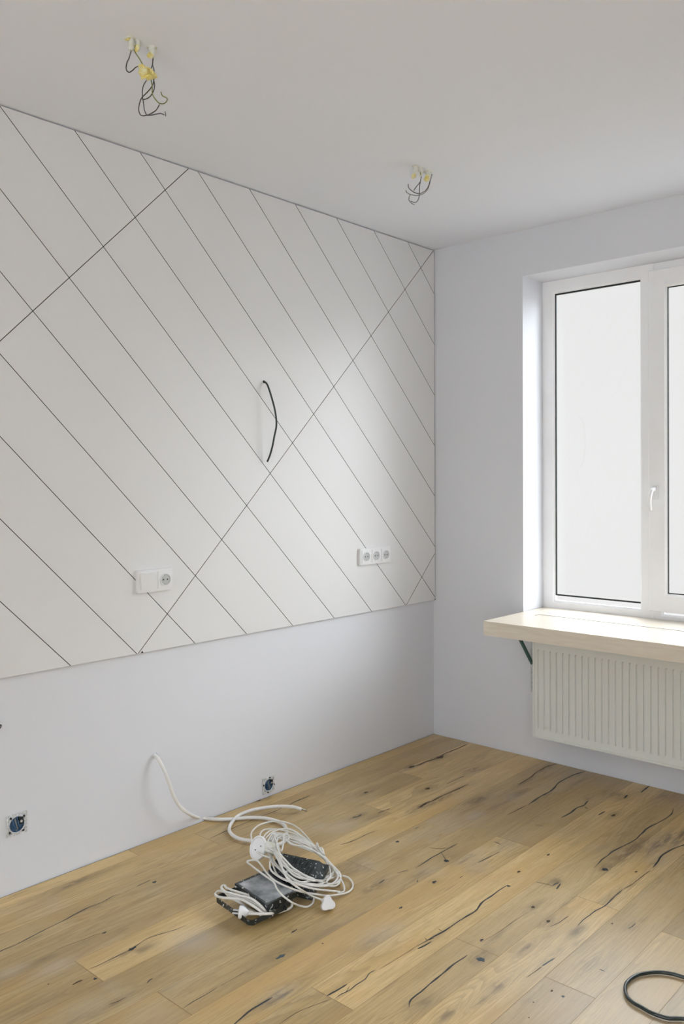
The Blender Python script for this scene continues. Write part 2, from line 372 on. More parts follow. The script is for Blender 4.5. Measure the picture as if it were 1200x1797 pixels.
# ------------------------------------------------------------------ floor
EDGE0, PW = .078, .1533
joints = {3: [-2.538], 5: [-2.465], 7: [-2.164], 8: [-1.683, -3.6], 9: [-1.188, -3.1], 0: [-1.734], 4: [-1.504], 1: [-.62, -2.7], 2: [-1.05, -3.0], 6: [-.95, -2.9], -1: [-2.0]}
cracks = [  # (width px, material, pixel polyline)
 (2.2, 1, [(-40, 1690), (0, 1670), (18, 1662), (50, 1647), (90, 1626), (130, 1606), (155, 1593), (180, 1583), (198, 1573), (211, 1569)]),
 (1.0, 3, [(95, 1668), (130, 1655), (155, 1646), (168, 1641), (183, 1637)]),
 (1.7, 1, [(153, 1702), (180, 1690), (215, 1673), (235, 1662), (262, 1646), (290, 1637), (310, 1631), (327, 1624)]),
 (2.0, 1, [(257, 1726), (262, 1720), (268, 1717)]),
 (1.4, 1, [(320, 1770), (345, 1755), (365, 1743), (384, 1731)]), (1.0, 3, [(384, 1731), (405, 1720), (430, 1705)]),
 (3.2, 1, [(405, 1805), (412, 1797), (425, 1785), (440, 1773), (455, 1764), (470, 1755), (478, 1750)]),
 (3.8, 1, [(573, 1748), (585, 1741), (600, 1733), (610, 1727)]),
 (2.0, 1, [(585, 1754), (600, 1744), (612, 1739), (625, 1729), (640, 1718), (648, 1708), (660, 1702)]), (1.4, 1, [(606, 1742), (610, 1737), (613, 1731)]),
 (1.1, 3, [(488, 1799), (520, 1777), (550, 1764), (582, 1753)]),
 (3.3, 1, [(730, 1661), (745, 1653), (775, 1636), (800, 1620), (820, 1608), (835, 1597), (843, 1586), (860, 1574), (880, 1560), (891, 1553)]),
 (3.3, 1, [(733, 1666), (745, 1660), (758, 1652)]),
 (1.0, 3, [(665, 1701), (695, 1683), (730, 1661)]),
 (1.3, 1, [(769, 1630), (773, 1633), (776, 1634)]), (1.5, 1, [(745, 1646), (750, 1650), (762, 1646)]),
 (3.2, 1, [(718, 1768), (720, 1758), (730, 1747), (750, 1731), (775, 1710), (790, 1697), (805, 1686), (820, 1676)]),
 (2.6, 1, [(1013, 1625), (1025, 1613), (1040, 1602), (1060, 1590), (1075, 1577), (1092, 1561)]), (1.4, 3, [(1092, 1561), (1112, 1550), (1128, 1537), (1142, 1527)]),
 (1.4, 1, [(965, 1627), (980, 1619), (998, 1608)]),
 (2.8, 2, [(951, 1696), (965, 1686), (974, 1681)]), (1.4, 3, [(922, 1716), (938, 1705), (951, 1696)]),
 (2.6, 2, [(1051, 1701), (1061, 1705)]), (1.6, 1, [(1101, 1630), (1108, 1627), (1116, 1620)]),
 (3.0, 3, [(720, 1346), (733, 1343), (745, 1338), (768, 1330), (785, 1321), (805, 1313), (822, 1305)]),
 (1.8, 1, [(782, 1376), (800, 1368), (815, 1361)]),
 (3.0, 3, [(733, 1418), (750, 1408), (762, 1404), (775, 1397), (800, 1386), (822, 1376)]), (3, 1, [(736, 1417), (748, 1410)]),
 (3.2, 1, [(619, 1435), (628, 1433), (634, 1429)]), (1.8, 1, [(663, 1427), (673, 1423), (685, 1419)]),
 (3.0, 1, [(925, 1413), (945, 1400), (960, 1392), (972, 1383), (980, 1374), (995, 1365), (1015, 1357), (1028, 1353)]), (1.4, 3, [(890, 1430), (905, 1423), (925, 1413)]),
 (3.2, 1, [(985, 1435), (1000, 1427), (1012, 1418), (1025, 1413), (1032, 1405)]), (2.0, 1, [(1025, 1416), (1032, 1420)]),
 (2.2, 3, [(908, 1378), (930, 1365), (945, 1353), (960, 1345), (977, 1340)]), (2.2, 1, [(1050, 1431), (1062, 1424)]),
 (3.0, 1, [(1095, 1401), (1101, 1395)]), (2.8, 1, [(1124, 1391), (1132, 1385), (1140, 1379)]), (1.6, 3, [(1073, 1433), (1080, 1428)]),
 (2.8, 1, [(1042, 1523), (1055, 1510), (1070, 1498), (1090, 1486), (1110, 1476), (1125, 1464), (1133, 1455), (1150, 1446), (1165, 1438), (1177, 1430), (1182, 1419)]),
 (1.6, 1, [(938, 1447), (955, 1450)]),
 (3.0, 1, [(1146, 1523), (1154, 1512), (1157, 1506), (1168, 1497), (1180, 1490), (1200, 1483), (1230, 1474)]),
 (2.6, 1, [(970, 1555), (975, 1551), (981, 1549)]), (2.6, 1, [(977, 1561), (980, 1555), (983, 1550)]), (1.4, 3, [(940, 1548), (955, 1551), (970, 1555)]),
 (2.0, 1, [(729, 1524), (745, 1514), (760, 1504), (775, 1496), (790, 1487), (804, 1480)]), (1.2, 1, [(775, 1496), (779, 1503), (783, 1509)]), (1.2, 3, [(752, 1487), (768, 1490), (786, 1488)]),
 (1.8, 1, [(696, 1533), (705, 1530), (716, 1527)]), (1.7, 1, [(596, 1483), (610, 1479), (625, 1473), (645, 1464), (664, 1457)]),
 (2.2, 1, [(664, 1551), (669, 1548), (675, 1544)]), (2.4, 1, [(732, 1549), (734, 1544)]),
 (1.8, 1, [(838, 1514), (855, 1506), (877, 1494)]), (2.2, 1, [(866, 1477), (879, 1482)]), (1.6, 1, [(728, 1455), (735, 1451)]), (1.6, 1, [(805, 1541), (813, 1537)]),
 (1.6, 1, [(365, 1473), (390, 1461), (405, 1455), (440, 1440), (465, 1430), (480, 1425), (507, 1412)]), (2.6, 1, [(507, 1412), (525, 1404), (545, 1396)]),
 (1.5, 1, [(240, 1556), (252, 1550), (265, 1544)]), (1.4, 3, [(190, 1764), (207, 1757), (222, 1749)]),
 (1.3, 1, [(880, 1590), (905, 1575), (935, 1553)]) if False else (1.0, 3, [(843, 1655), (870, 1640), (900, 1618), (925, 1602)]),
]
blobs = [  # (px, py, rx m (across), ry m (along), material)
 (492, 1679, .0065, .017, 2), (516, 1634, .003, .014, 1), (844, 1684, .012, .012, 2), (845, 1650, .004, .008, 1), (703, 1593, .004, .010, 1),
 (783, 1511, .010, .011, 1), (762, 1548, .006, .012, 1), (1061, 1526, .011, .011, 1), (697, 1477, .006, .010, 1), (271, 1548, .006, .009, 1),
 (167, 1718, .005, .006, 1), (183, 1637, .004, .007, 1), (988, 1749, .004, .006, 2), (968, 1739, .003, .005, 3), (962, 1617, .006, .008, 3),
 (935, 1592, .006, .008, 3), (722, 1346, .010, .020, 3), (772, 1329, .014, .022, 3), (750, 1384, .008, .014, 3), (642, 1391, .007, .012, 3),
 (1076, 1431, .007, .012, 3), (892, 1555, .006, .006, 1), (910, 1530, .005, .008, 3), (962, 1500, .004, .010, 3), (1116, 1530, .004, .008, 3),
 (1074, 1621, .003, .004, 3), (85, 1727, .002, .003, 3), (136, 1724, .003, .02, 3), (232, 1665, .006, .015, 1), (566, 1656, .003, .003, 3),
 (936, 1759, .002, .003, 3), (928, 1786, .002, .003, 3), (454, 1405, .006, .010, 3)]
stains = [  # (px, py, sigma across, sigma along, strength)
 (495, 1745, .022, .055, .9), (230, 1668, .015, .05, .5), (125, 1552, .02, .08, .75), (160, 1538, .012, .07, .65), (30, 1662, .01, .03, .5), (150, 1597, .008, .03, .4), (63, 1645, .01, .03, .4),
 (72, 1685, .012, .03, .5), (200, 1760, .012, .05, .65), (140, 1785, .015, .04, .4), (262, 1722, .01, .04, .5), (252, 1665, .022, .03, .6), (492, 1670, .02, .05, .5), (430, 1707, .010, .05, .4),
 (355, 1642, .02, .06, .25), (650, 1655, .035, .05, .35), (844, 1678, .025, .03, .65), (870, 1645, .012, .05, .45), (877, 1728, .020, .03, .7), (840, 1760, .010, .03, .6), (785, 1781, .012, .03, .7),
 (740, 1762, .03, .03, .45), (922, 1666, .014, .04, .75), (962, 1617, .016, .03, .6), (935, 1592, .018, .03, .5), (960, 1643, .014, .02, .4), (1012, 1634, .018, .03, .75), (1015, 1652, .014, .02, .45),
 (1033, 1695, .012, .02, .75), (1108, 1626, .018, .02, .5), (962, 1685, .014, .06, .5), (1128, 1615, .01, .02, .3), (1065, 1522, .035, .03, .6), (1110, 1492, .028, .09, .8), (1160, 1478, .024, .09, .9), (1200, 1465, .024, .09, .9), (1085, 1502, .025, .05, .5),
 (975, 1548, .02, .02, .8), (1150, 1515, .016, .05, .5), (1155, 1545, .010, .06, .4), (783, 1500, .02, .03, .4), (815, 1508, .022, .03, .65), (830, 1515, .014, .03, .35), (657, 1556, .022, .03, .7), (735, 1535, .016, .03, .45), (665, 1548, .02, .04, .45),
 (762, 1548, .016, .02, .5), (765, 1405, .022, .08, .8), (735, 1418, .025, .06, .75), (800, 1386, .012, .07, .55), (720, 1346, .020, .04, .8), (772, 1328, .028, .06, .85), (745, 1338, .014, .05, .6), (834, 1350, .035, .05, .65), (840, 1404, .025, .05, .75),
 (750, 1384, .025, .04, .55), (642, 1391, .022, .035, .6), (625, 1434, .018, .04, .7), (660, 1433, .03, .03, .45), (905, 1396, .016, .05, .65), (880, 1410, .016, .08, .45), (925, 1370, .018, .07, .6), (955, 1350, .018, .06, .6), (1010, 1375, .010, .06, .5), (960, 1395, .012, .06, .5),
 (1035, 1399, .02, .03, .55), (1080, 1395, .06, .035, .55), (1060, 1345, .05, .08, .35), (1078, 1430, .02, .04, .5), (1120, 1450, .02, .12, .35), (1175, 1395, .05, .05, .35), (700, 1505, .02, .03, .35), (635, 1522, .03, .05, .4), (612, 1528, .03, .07, .35), (560, 1440, .02, .03, .3), (405, 1440, .03, .1, .35), (455, 1404, .018, .05, .6), (475, 1400, .012, .03, .5),
 (300, 1510, .03, .15, .25), (60, 1765, .03, .12, .3), (205, 1715, .02, .06, .3), (885, 1481, .03, .04, .35), (1000, 1580, .01, .06, .4), (560, 1615, .01, .05, .3)]
greys_and_sheen = [(340, 1650, .05, .06, 1.0), (100, 1695, .025, .05, .9), (20, 1705, .02, .04, .8), (600, 1450, .03, .06, .8), (830, 1433, .025, .05, .9), (895, 1480, .03, .1, .4), (670, 1640, .05, .07, .6), (490, 1745, .02, .04, .6), (900, 1400, .03, .04, .5), (560, 1450, .02, .03, .8), (760, 1530, .05, .05, .4), (650, 1480, .03, .06, .5), (150, 1770, .04, .06, .5), (270, 1790, .06, .06, .5), (640, 1520, .04, .04, .4), (1130, 1770, .30, .30, 1.0), (1000, 1720, .18, .25, .5), (1180, 1680, .15, .2, .5)]  # pale dust patches; the wide ones at lower right paint in the window's sheen
def floor():
    V = []; Fc = []; mi = []; att = {'plank': [], 'stain': [], 'warp': [], 'grey': []}; nv = 0
    fld = [(at(a, b, 2, 0.)[:2], s, t_, k) for a, b, s, t_, k in stains]
    fgr = [(at(a, b, 2, 0.)[:2], s, t_, k) for a, b, s, t_, k in greys_and_sheen]
    knots = [(at(a, b, 2, 0.)[:2], rx) for a, b, rx, ry, m_ in blobs if rx >= .005]
    knots += [(p, s*.5) for p, s, t_, k in fld if k > .5 and t_ < .06]
    k0, k1 = -1, int((RX+.1-EDGE0)/PW)+1
    for k in range(k0, k1):
        x0, x1 = max(.0055, EDGE0+k*PW), min(RX, EDGE0+(k+1)*PW)
        if x1 <= x0: continue
        ys = sorted(set([-.004, RY] + joints.get(k, [RS.uniform(-3.2, -.5), RS.uniform(-5.2, -3.6)])), reverse=True)
        for ya, yb in zip(ys, ys[1:]):
            rnd = RS.rand()
            if k == 3 and ya < -2.5: rnd = .05
            if k == 5 and ya < -2.4: rnd = .30
            if k == 3 and ya > -2.5: rnd = .75
            if k == 7 and ya > -.1: rnd = .65
            if k == 6 and ya > -.1: rnd = .1
            if k == 7 and ya > -.1: rnd = .9
            if k == 8 and ya > -1.0: rnd = .55
            if k == 8 and yb < -1.6: rnd = .45
            hx = .0005
            vis = x0 < 2.6
            xs = np.linspace(x0+(hx if k > k0 else 0), x1-hx, 20 if vis else 4)
            dy = .009 if vis else .1
            yy = [ya-.0008]; y = ya-.0008
            while y > yb+.0008+dy:
                y -= dy if y > -3.1 else .1; yy.append(max(y, yb+.0008))
            if yy[-1] > yb+.0008: yy.append(yb+.0008)
            X, Y = np.meshgrid(xs, np.array(yy)); n, m_ = X.shape
            st = np.zeros_like(X); gr = np.zeros_like(X); wp = np.zeros_like(X)
            if vis:
                for p, s, t_, q in fld:
                    if x0-.02 < p[0] < x1+.02: st = np.maximum(st, 1.15*q*np.exp(-((X-p[0])/s)**2*1.0-((Y-p[1])/t_)**2*.32))
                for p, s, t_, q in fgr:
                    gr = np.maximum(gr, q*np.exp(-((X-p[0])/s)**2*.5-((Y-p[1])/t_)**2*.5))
                for p, s in knots:
                    if x0 < p[0] < x1:
                        d = X-p[0]; a_ = .7*s+.010
                        wp -= np.sign(d)*a_*np.exp(-np.abs(d)/.045-((Y-p[1])/.085)**2)*np.clip(np.abs(d)/.006, 0, 1)
            Z = np.zeros_like(X)
            V.append(np.stack([X.ravel(), Y.ravel(), Z.ravel()], 1))
            idx = np.arange(n*m_).reshape(n, m_)+nv
            q4 = np.stack([idx[:-1, :-1], idx[1:, :-1], idx[1:, 1:], idx[:-1, 1:]], -1).reshape(-1, 4); Fc.append(q4); mi += [0]*len(q4); nv += n*m_
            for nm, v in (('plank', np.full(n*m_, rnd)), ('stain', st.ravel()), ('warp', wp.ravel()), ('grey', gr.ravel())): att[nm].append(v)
    def add_poly(pts, z, mat_):
        nonlocal nv
        V.append(np.array([(x, y, z) for x, y in pts])); Fc.append(list(range(nv, nv+len(pts)))); mi.append(mat_); nv += len(pts)
        for nm in att: att[nm].append(np.zeros(len(pts)))
    polys = []
    for wpx, mt, pts in cracks:
        P = np.array([at(a, b, 2, 0.)[:2] for a, b in pts]); P3 = spline(np.c_[P, np.zeros(len(P))], .012)[:, :2]
        n = len(P3); tt = np.linspace(0, 1, n)
        dep = (np.c_[P3, np.zeros(n)]-CAM)@CF
        hw = .5*wpx*dep/1488*.98*np.clip(np.minimum(tt, 1-tt)*7+.22, 0, 1)*(1+.35*np.interp(np.arange(n), np.arange(0, n+3, 3), RS.uniform(-1, 1, len(np.arange(0, n+3, 3)))))
        T = np.gradient(P3, axis=0); T /= np.linalg.norm(T, axis=1)[:, None]; Nn = np.c_[-T[:, 1], T[:, 0]]
        j = np.interp(np.arange(n), np.arange(0, n+4, 4), RS.uniform(-.0018, .0018, len(np.arange(0, n+4, 4))))
        Lf = P3+Nn*(hw+j)[:, None]; Rt = P3-Nn*(hw-j)[:, None]
        V.append(np.c_[np.vstack([Lf, Rt]), np.full(2*n, .0004)])
        Fc.append(np.array([(nv+i, nv+n+i, nv+n+i+1, nv+i+1) for i in range(n-1)])); mi += [mt]*(n-1); nv += 2*n
        for nm in att: att[nm].append(np.zeros(2*n))
    for a, b, rx, ry, mt in blobs:
        c = at(a, b, 2, 0.); n = 18; ph = RS.uniform(0, 6.3, 3)
        pts = [(c[0]+rx*cos(q)*(1+.22*sin(3*q+ph[0])+.12*sin(5*q+ph[1])), c[1]+ry*sin(q)*(1+.18*sin(2*q+ph[2])+.12*sin(5*q+ph[0]))) for q in np.linspace(0, 2*pi, n, endpoint=False)]
        add_poly(pts, .0005, mt)
    # dark bed that shows in the thin joints, and the rim
    add_poly([(0, RY), (RX, RY), (RX, 0), (0, 0)], -.002, 4)
    add_poly([(0, RY), (.02, RY), (.02, 0), (0, 0)], -.0015, 1)
    V = np.vstack(V)
    loops = []; starts = []; tot = []
    p = 0
    for f in Fc:
        if isinstance(f, list): loops.append(np.array(f)); starts.append([p]); tot.append([len(f)]); p += len(f)
        else:
            loops.append(f.ravel()); c = len(f); starts.append(p+4*np.arange(c)); tot.append([4]*c); p += 4*c
    loops = np.concatenate(loops).astype(np.int32); starts = np.concatenate(starts).astype(np.int32); tot = np.concatenate(tot).astype(np.int32)
    me = bpy.data.meshes.new('floor'); me.vertices.add(len(V)); me.vertices.foreach_set('co', V.astype(np.float32).ravel())
    me.loops.add(len(loops)); me.loops.foreach_set('vertex_index', loops)
    me.polygons.add(len(starts)); me.polygons.foreach_set('loop_start', starts)
    for m_ in ('oak', 'filler', 'filler_blue', 'filler_brown', 'joint'): me.materials.append(M[m_])
    me.polygons.foreach_set('material_index', np.array(mi, dtype=np.int32)); me.update(calc_edges=True); me.validate()
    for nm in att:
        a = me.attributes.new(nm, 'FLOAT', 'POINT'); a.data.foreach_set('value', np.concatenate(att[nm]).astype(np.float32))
    o = bpy.data.objects.new('floor', me); COL.objects.link(o); o['kind'] = 'structure'
floor()
box('trim_underlay', (-.02, RY-.1, -.12), (RX+.1, .1, -.012), 'subfloor', kind='structure')

# ------------------------------------------------------------------ window
FY = .207
win = empty('window_1', (WX0, FY, WZ0), kind='structure')
xz = lambda a, b, d: (a, d, b)
FZ0, FZ1 = .742, WZ1
def profile_frame(name, outer, w_, y0, y1, parent, bead=.009, slope=.010):
    """frame face, then a bevelled glazing bead down to the glass"""
    bm = bmesh.new()
    inner = (outer[0]+w_-bead, outer[1]-w_+bead, outer[2]+w_-bead, outer[3]-w_+bead)
    gl = (outer[0]+w_, outer[1]-w_, outer[2]+w_, outer[3]-w_)
    def ring(r, d): return [bm.verts.new(xz(a, b, d)) for a, b in ((r[0], r[2]), (r[1], r[2]), (r[1], r[3]), (r[0], r[3]))]
    e = .0025
    o2 = (outer[0]+e, outer[1]-e, outer[2]+e, outer[3]-e)
    R = [ring(outer, y1), ring(outer, y0+e), ring(o2, y0), ring(inner, y0), ring(inner, y0+.003), ring(gl, y0+slope), ring(gl, y0+.024), ring((outer[0]+.02, outer[1]-.02, outer[2]+.02, outer[3]-.02), y1)]
    for a, b in zip(R, R[1:]+R[:1]):
        for i in range(4):
            j = (i+1) % 4; bm.faces.new((a[i], a[j], b[j], b[i]))
    return from_bm(name, bm, 'pvc', parent)
def pane(rect, y, parent):
    gasket = from_bm('gasket', frame_bm((rect[0]-.004, rect[1]+.004, rect[2]-.004, rect[3]+.004), (rect[0]+.0035, rect[1]-.0035, rect[2]+.0035, rect[3]-.0035), xz, y-.004, y+.004), 'gasket', parent)
    return box('glass_pane', (rect[0], y-.002, rect[2]), (rect[1], y+.002, rect[3]), 'glass', parent)
MX = 1.166; MX2 = 1.79
fr = bmesh.new()
# outer frame with two mullions: three connected fields
profile_frame('window_frame', (WX0-.004, MX, FZ0-.03, FZ1+.004), .0705, FY, FY+.07, win)
bpy.data.objects['window_frame'].data.update()
pane((.637, 1.1085, .812, 2.394), FY+.015, win)
profile_frame('window_frame', (MX-.012, MX2, FZ0-.03, FZ1+.004), .055, FY+.004, FY+.07, win)
profile_frame('window_frame', (MX2-.01, WX1+.004, FZ0-.03, FZ1+.004), .0705, FY, FY+.07, win)
pane((MX2+.062, WX1-.068, .812, 2.394), FY+.015, win)
sash = profile_frame('window_sash', (1.146, 1.83, .781, 2.428), .089, .189, FY+.05, win)
pane((1.2355, 1.7405, .871, 2.338), .189+.015, win)
hb = place((1.180, .189, 1.362), (0, -1, 0))
h = from_bm('window_handle', box_bm((-.014, -.035, 0), (.014, .035, .006), mat=place((1.180, .189, 1.355), (0, -1, 0), (1, 0, 0))), 'plastic', win, smooth=True, bevel=.0028, seg=3)
def lever():
    V, Fc = tube_geo([(1.180, .184, 1.372), (1.180, .165, 1.372), (1.179, .150, 1.366), (1.174, .143, 1.345), (1.171, .141, 1.31), (1.174, .142, 1.27)], [.009, .0085, .0095, .0095, .009, .0085], 14, .004)
    return make('lever', V, Fc, 'pvc', h, smooth=True)
lever()
box('outer_sill', (WX0-.05, .286, .60), (WX1+.05, .42, .66), 'steel', win)
# window and balcony door added as fill light, both unseen behind the camera
dr = empty('fill_door', (RX, (DY0+DY1)/2, 0), kind='structure')
from_bm('fill_door_frame', frame_bm((DY0-.01, DY1+.01, -.02, DZ1+.01), (DY0+.1, DY1-.1, .12, DZ1-.1), lambda a, b, d: (d, a, b), RX+.12, RX+.19), 'pvc', dr)
box('glass_pane', (RX+.15, DY0+.1, .12), (RX+.154, DY1-.1, DZ1-.1), 'glass', dr)  # pane of the added fill door
w2 = empty('fill_window', (2.3, RY, .75), kind='structure')
from_bm('window_frame', frame_bm((1.19, 3.41, .74, 2.41), (1.27, 3.33, .82, 2.33), xz, RY-.12, RY-.19), 'pvc', w2)  # frame of the added fill window
from_bm('fill_window_mullion', box_bm((2.25, RY-.19, .82), (2.35, RY-.12, 2.33)), 'pvc', w2)
box('glass_pane', (1.27, RY-.152, .82), (2.25, RY-.148, 2.33), 'glass', w2)  # left pane of the added fill window
box('glass_pane', (2.35, RY-.152, .82), (3.33, RY-.148, 2.33), 'glass', w2)  # right pane of the added fill window

# ------------------------------------------------------------------ window board
SX0, SX1, SD, SZ, ST = .5755, 2.42, .387, .742, .068
def board():
    bm = bmesh.new()
    outline = [(SX0, -SD), (SX1, -SD), (SX1, -.001), (WX1-.003, -.001), (WX1-.003, FY-.001), (WX0+.003, FY-.001), (WX0+.003, -.001), (SX0-.0, -.001)]
    outline = [(SX0, -SD), (SX1, -SD), (SX1, -.002), (WX1-.004, -.002), (WX1-.004, FY-.002), (SX0, FY-.002)]
    top = [bm.verts.new((x, y, SZ)) for x, y in outline]; bot = [bm.verts.new((x, y, SZ-ST+ (0 if y < -.001 else .031))) for x, y in outline]
    bm.faces.new(top); bm.faces.new(bot[::-1])
    for i in range(len(top)):
        j = (i+1) % len(top); bm.faces.new((bot[i], bot[j], top[j], top[i]))
    return bm
def sill_object():
    # long shallow slot near the window: the top is built round it
    y0, y1, xa, xb = -.079, -.036, .676, 2.27
    bm = bmesh.new()
    Z, Bz = SZ, SZ-ST
    xs = [SX0, xa, xb, SX1]; ys = [-SD, y0, y1, -.002]
    g = {(i, j): bm.verts.new((xs[i], ys[j], Z)) for i in range(4) for j in range(4)}
    for i in range(3):
        for j in range(3):
            if (i, j) != (1, 1): bm.faces.new((g[i, j], g[i+1, j], g[i+1, j+1], g[i, j+1]))
    # slot: sides, thin ledge, inset strip
    d = .020
    lo = [bm.verts.new((x, y, Z-d)) for x, y in ((xa, y0), (xb, y0), (xb, y1), (xa, y1))]; up = [g[1, 1], g[2, 1], g[2, 2], g[1, 2]]
    for i in range(4): bm.faces.new((up[i], up[(i+1) % 4], lo[(i+1) % 4], lo[i])).material_index = 1
    bm.faces.new(lo).material_index = 1
    gb = {(i, j): bm.verts.new((xs[i], ys[j], Bz)) for i in range(4) for j in range(4)}
    for i in range(3):
        for j in range(3): bm.faces.new((gb[i, j], gb[i, j+1], gb[i+1, j+1], gb[i+1, j]))
    for i in range(3):
        bm.faces.new((g[i, 0], gb[i, 0], gb[i+1, 0], g[i+1, 0])); bm.faces.new((g[i, 3], g[i+1, 3], gb[i+1, 3], gb[i, 3]))
        bm.faces.new((g[0, i], g[0, i+1], gb[0, i+1], gb[0, i])); bm.faces.new((g[3, i], gb[3, i], gb[3, i+1], g[3, i+1]))
    return bm
wb = empty('window_board', (SX0, -SD, SZ-ST), label='thick pale wooden window board jutting out below the window above the radiator', cat='window board')
from_bm('board', sill_object(), ['maple', 'filler_brown'], wb)
box('board_inset', (SX0+.0, -.002, SZ-.036), (WX1-.003, FY+.001, SZ), 'maple', wb)
box('vent_strip', (.679, -.0725, SZ-.019), (2.267, -.0425, SZ-.0005), 'maple', wb, bevel=.001)
# bracket on the wall left of the radiator
def bracket(x):
    b = empty('shelf_bracket', (x, -.003, .33), label='dark grey-green steel bracket propping the window board left of the radiator', cat='bracket')
    box('wall_rail', (x-.0065, -.006, .336), (x+.0065, -.001, SZ-ST-.001), 'steel', b, bevel=.001)
    m = Matrix.Translation((x, 0, 0))
    p0 = Vector((x, -.006, .478)); p1 = Vector((x, -.165, SZ-ST-.006)); d = (p1-p0)
    box('strut', (-.0065, -.002, 0), (.0065, .010, d.length), 'steel_dark', b, bevel=.001, mat=place(p0, d, (1, 0, 0)))
    box('top_rail', (x-.0065, -.30, SZ-ST-.004), (x+.0065, -.006, SZ-ST-.0005), 'steel_dark', b)
bracket(.620)

# ------------------------------------------------------------------ radiator
def radiator():
    x0, x1, z0, z1, yf, yb = .686, 2.29, .150, .650, -.108, -.035
    r = empty('radiator', (x0, -.03, z0), label='white panel radiator with vertical ribs on the wall below the window board', cat='radiator')
    # pressed front plate: profile across x extruded between z ends, with flat margins
    pitch = .0333; nR = int((x1-x0-.04)/pitch); xs = [(x0+.001, 0), (x0+.016, 0)]
    x = x0+.022
    for i in range(nR):
        c = x+pitch*i
        xs += [(c, 0), (c+.0028, .008), (c+.0072, .008), (c+.010, 0)]
    xs += [(x1-.001, 0)]
    zz = [(z0+.004, 0), (z0+.034, 0), (z0+.041, 1), (.574, 1), (.581, 0), (z1-.006, 0)]
    V = []; Fc = []
    for zc, k in zz:
        for xc, d in xs: V.append((xc, yf+d*k, zc))
    n = len(xs)
    for i in range(len(zz)-1):
        for j in range(n-1): Fc.append((i*n+j, i*n+j+1, (i+1)*n+j+1, (i+1)*n+j))
    make('front_plate', V, Fc, 'radiator', r)
    box('back_plate', (x0+.004, yb-.003, z0+.004), (x1-.004, yb, z1-.006), 'radiator', r)
    for xa, xb in ((x0-.002, x0+.006), (x1-.006, x1+.002)): box('side_panel', (xa, yf-.004, z0-.002), (xb, yb+.004, z1), 'radiator', r, bevel=.0015)
    box('bottom_edge', (x0+.004, yf-.005, z0-.004), (x1-.004, yf+.006, z0+.006), 'radiator', r, bevel=.003)
    box('top_grille', (x0+.004, yf-.001, z1-.008), (x1-.004, yb+.002, z1-.002), 'radiator', r, bevel=.001)
    box('wall_bracket', (x0+.10, yb, z0+.1), (x0+.13, -.001, z1-.1), 'steel', r)
    box('wall_bracket', (x1-.13, yb, z0+.1), (x1-.10, -.001, z1-.1), 'steel', r)
radiator()

# ------------------------------------------------------------------ diagonal wall panelling
def panelling():
    Y0, Y1, Z0, Z1, T = -3.55, -.0035, .750, H-.0035, .014
    bm = bmesh.new()
    f = bm.faces.new([bm.verts.new((T-.0035, y, z)) for y, z in ((Y0, Z0), (Y1, Z0), (Y1, Z1), (Y0, Z1))])
    def cut(co, no):
        bmesh.ops.bisect_plane(bm, geom=bm.verts[:]+bm.edges[:]+bm.faces[:], plane_co=co, plane_no=no, dist=1e-6)
    for k in range(-6, 16): cut((0, 0, 2.4515-.2817*k), (0, 1, 1))
    for k in range(0, 5): cut((0, 0, 1.0165+1.690*k), (0, -1, 1))
    bm.faces.ensure_lookup_table()
    base = [fc for fc in bm.faces]
    border = [e for e in bm.edges if len(e.link_faces) == 1]
    # skirt back to the wall
    ret = bmesh.ops.extrude_edge_only(bm, edges=border)
    for v in [g for g in ret['geom'] if isinstance(g, bmesh.types.BMVert)]: v.co.x = 0.001
    ins = bmesh.ops.inset_individual(bm, faces=base, thickness=.00135, depth=.0035, use_even_offset=True)
    for fc in ins['faces']:
        fc.material_index = 1
    for fc in bm.faces:
        c = fc.calc_center_median()
        if fc.material_index == 1 and c.z < Z0+.003: fc.material_index = 0
    # depth sign check
    if max(v.co.x for v in bm.verts) < T-.001:
        for fc in base:
            for v in fc.verts: v.co.x = T
    bm.normal_update()
    bmesh.ops.recalc_face_normals(bm, faces=bm.faces)
    o = from_bm('wall_panelling', bm, ['panel', 'groove'], label='white lacquered wall panelling with thin black diagonal grooves on the left wall', cat='wall panel')
    return o
panelling()

# ------------------------------------------------------------------ sockets and switch on the panelling
PX = .014; PT = .004
def socket_insert(cy, cz, parent, s=.068):
    """earthed round socket: square plate with a round well, pin holes and earth clips"""
    plate = box('socket_plate', (PX+.010, cy-s/2, cz-s/2), (PX+.0165, cy+s/2, cz+s/2), 'plastic', parent, bevel=.002)
    mt = place((PX+.0165, cy, cz), (1, 0, 0))
    lathe('socket_well', [(.0245, -.002), (.0245, .0035), (.0215, .0035), (.0200, .0005), (0, .0005)], mt, ['plastic', 'plastic_gray'], plate, midx=[0, 0, 1, 1])
    for dy in (-.0095, .0095):
        lathe('pin_hole', [(.0028, 0), (.0028, .0012), (0, .0012)], place((PX+.0168, cy+dy, cz), (1, 0, 0)), 'gasket', plate, seg=12)
    for dz in (-.0175, .0175):
        box('earth_clip', (PX+.0168, cy-.003, cz+dz-.0022), (PX+.0192, cy+.003, cz+dz+.0022), 'steel', plate)
def plate_frame(y0, y1, z0, z1, parent, holes):
    box('cover_frame', (PX, y0, z0), (PX+.0135, y1, z1), 'plastic', parent, bevel=.003, seg=3)
c = empty('switch_and_socket', (PX, -1.968, .984), label='white double wall plate with a rocker switch left and round socket right', cat='switch')
plate_frame(-1.965, -1.801, .986, 1.073, c, 2)
sw = box('rocker_switch', (PX+.010, -1.951, .998), (PX+.0200, -1.892, 1.062), 'plastic', c, bevel=.002,
         mat=Matrix.Translation((PX+.0125, 0, 1.03)) @ Matrix.Rotation(radians(4), 4, 'Y') @ Matrix.Translation((-PX-.0125, 0, -1.03)))
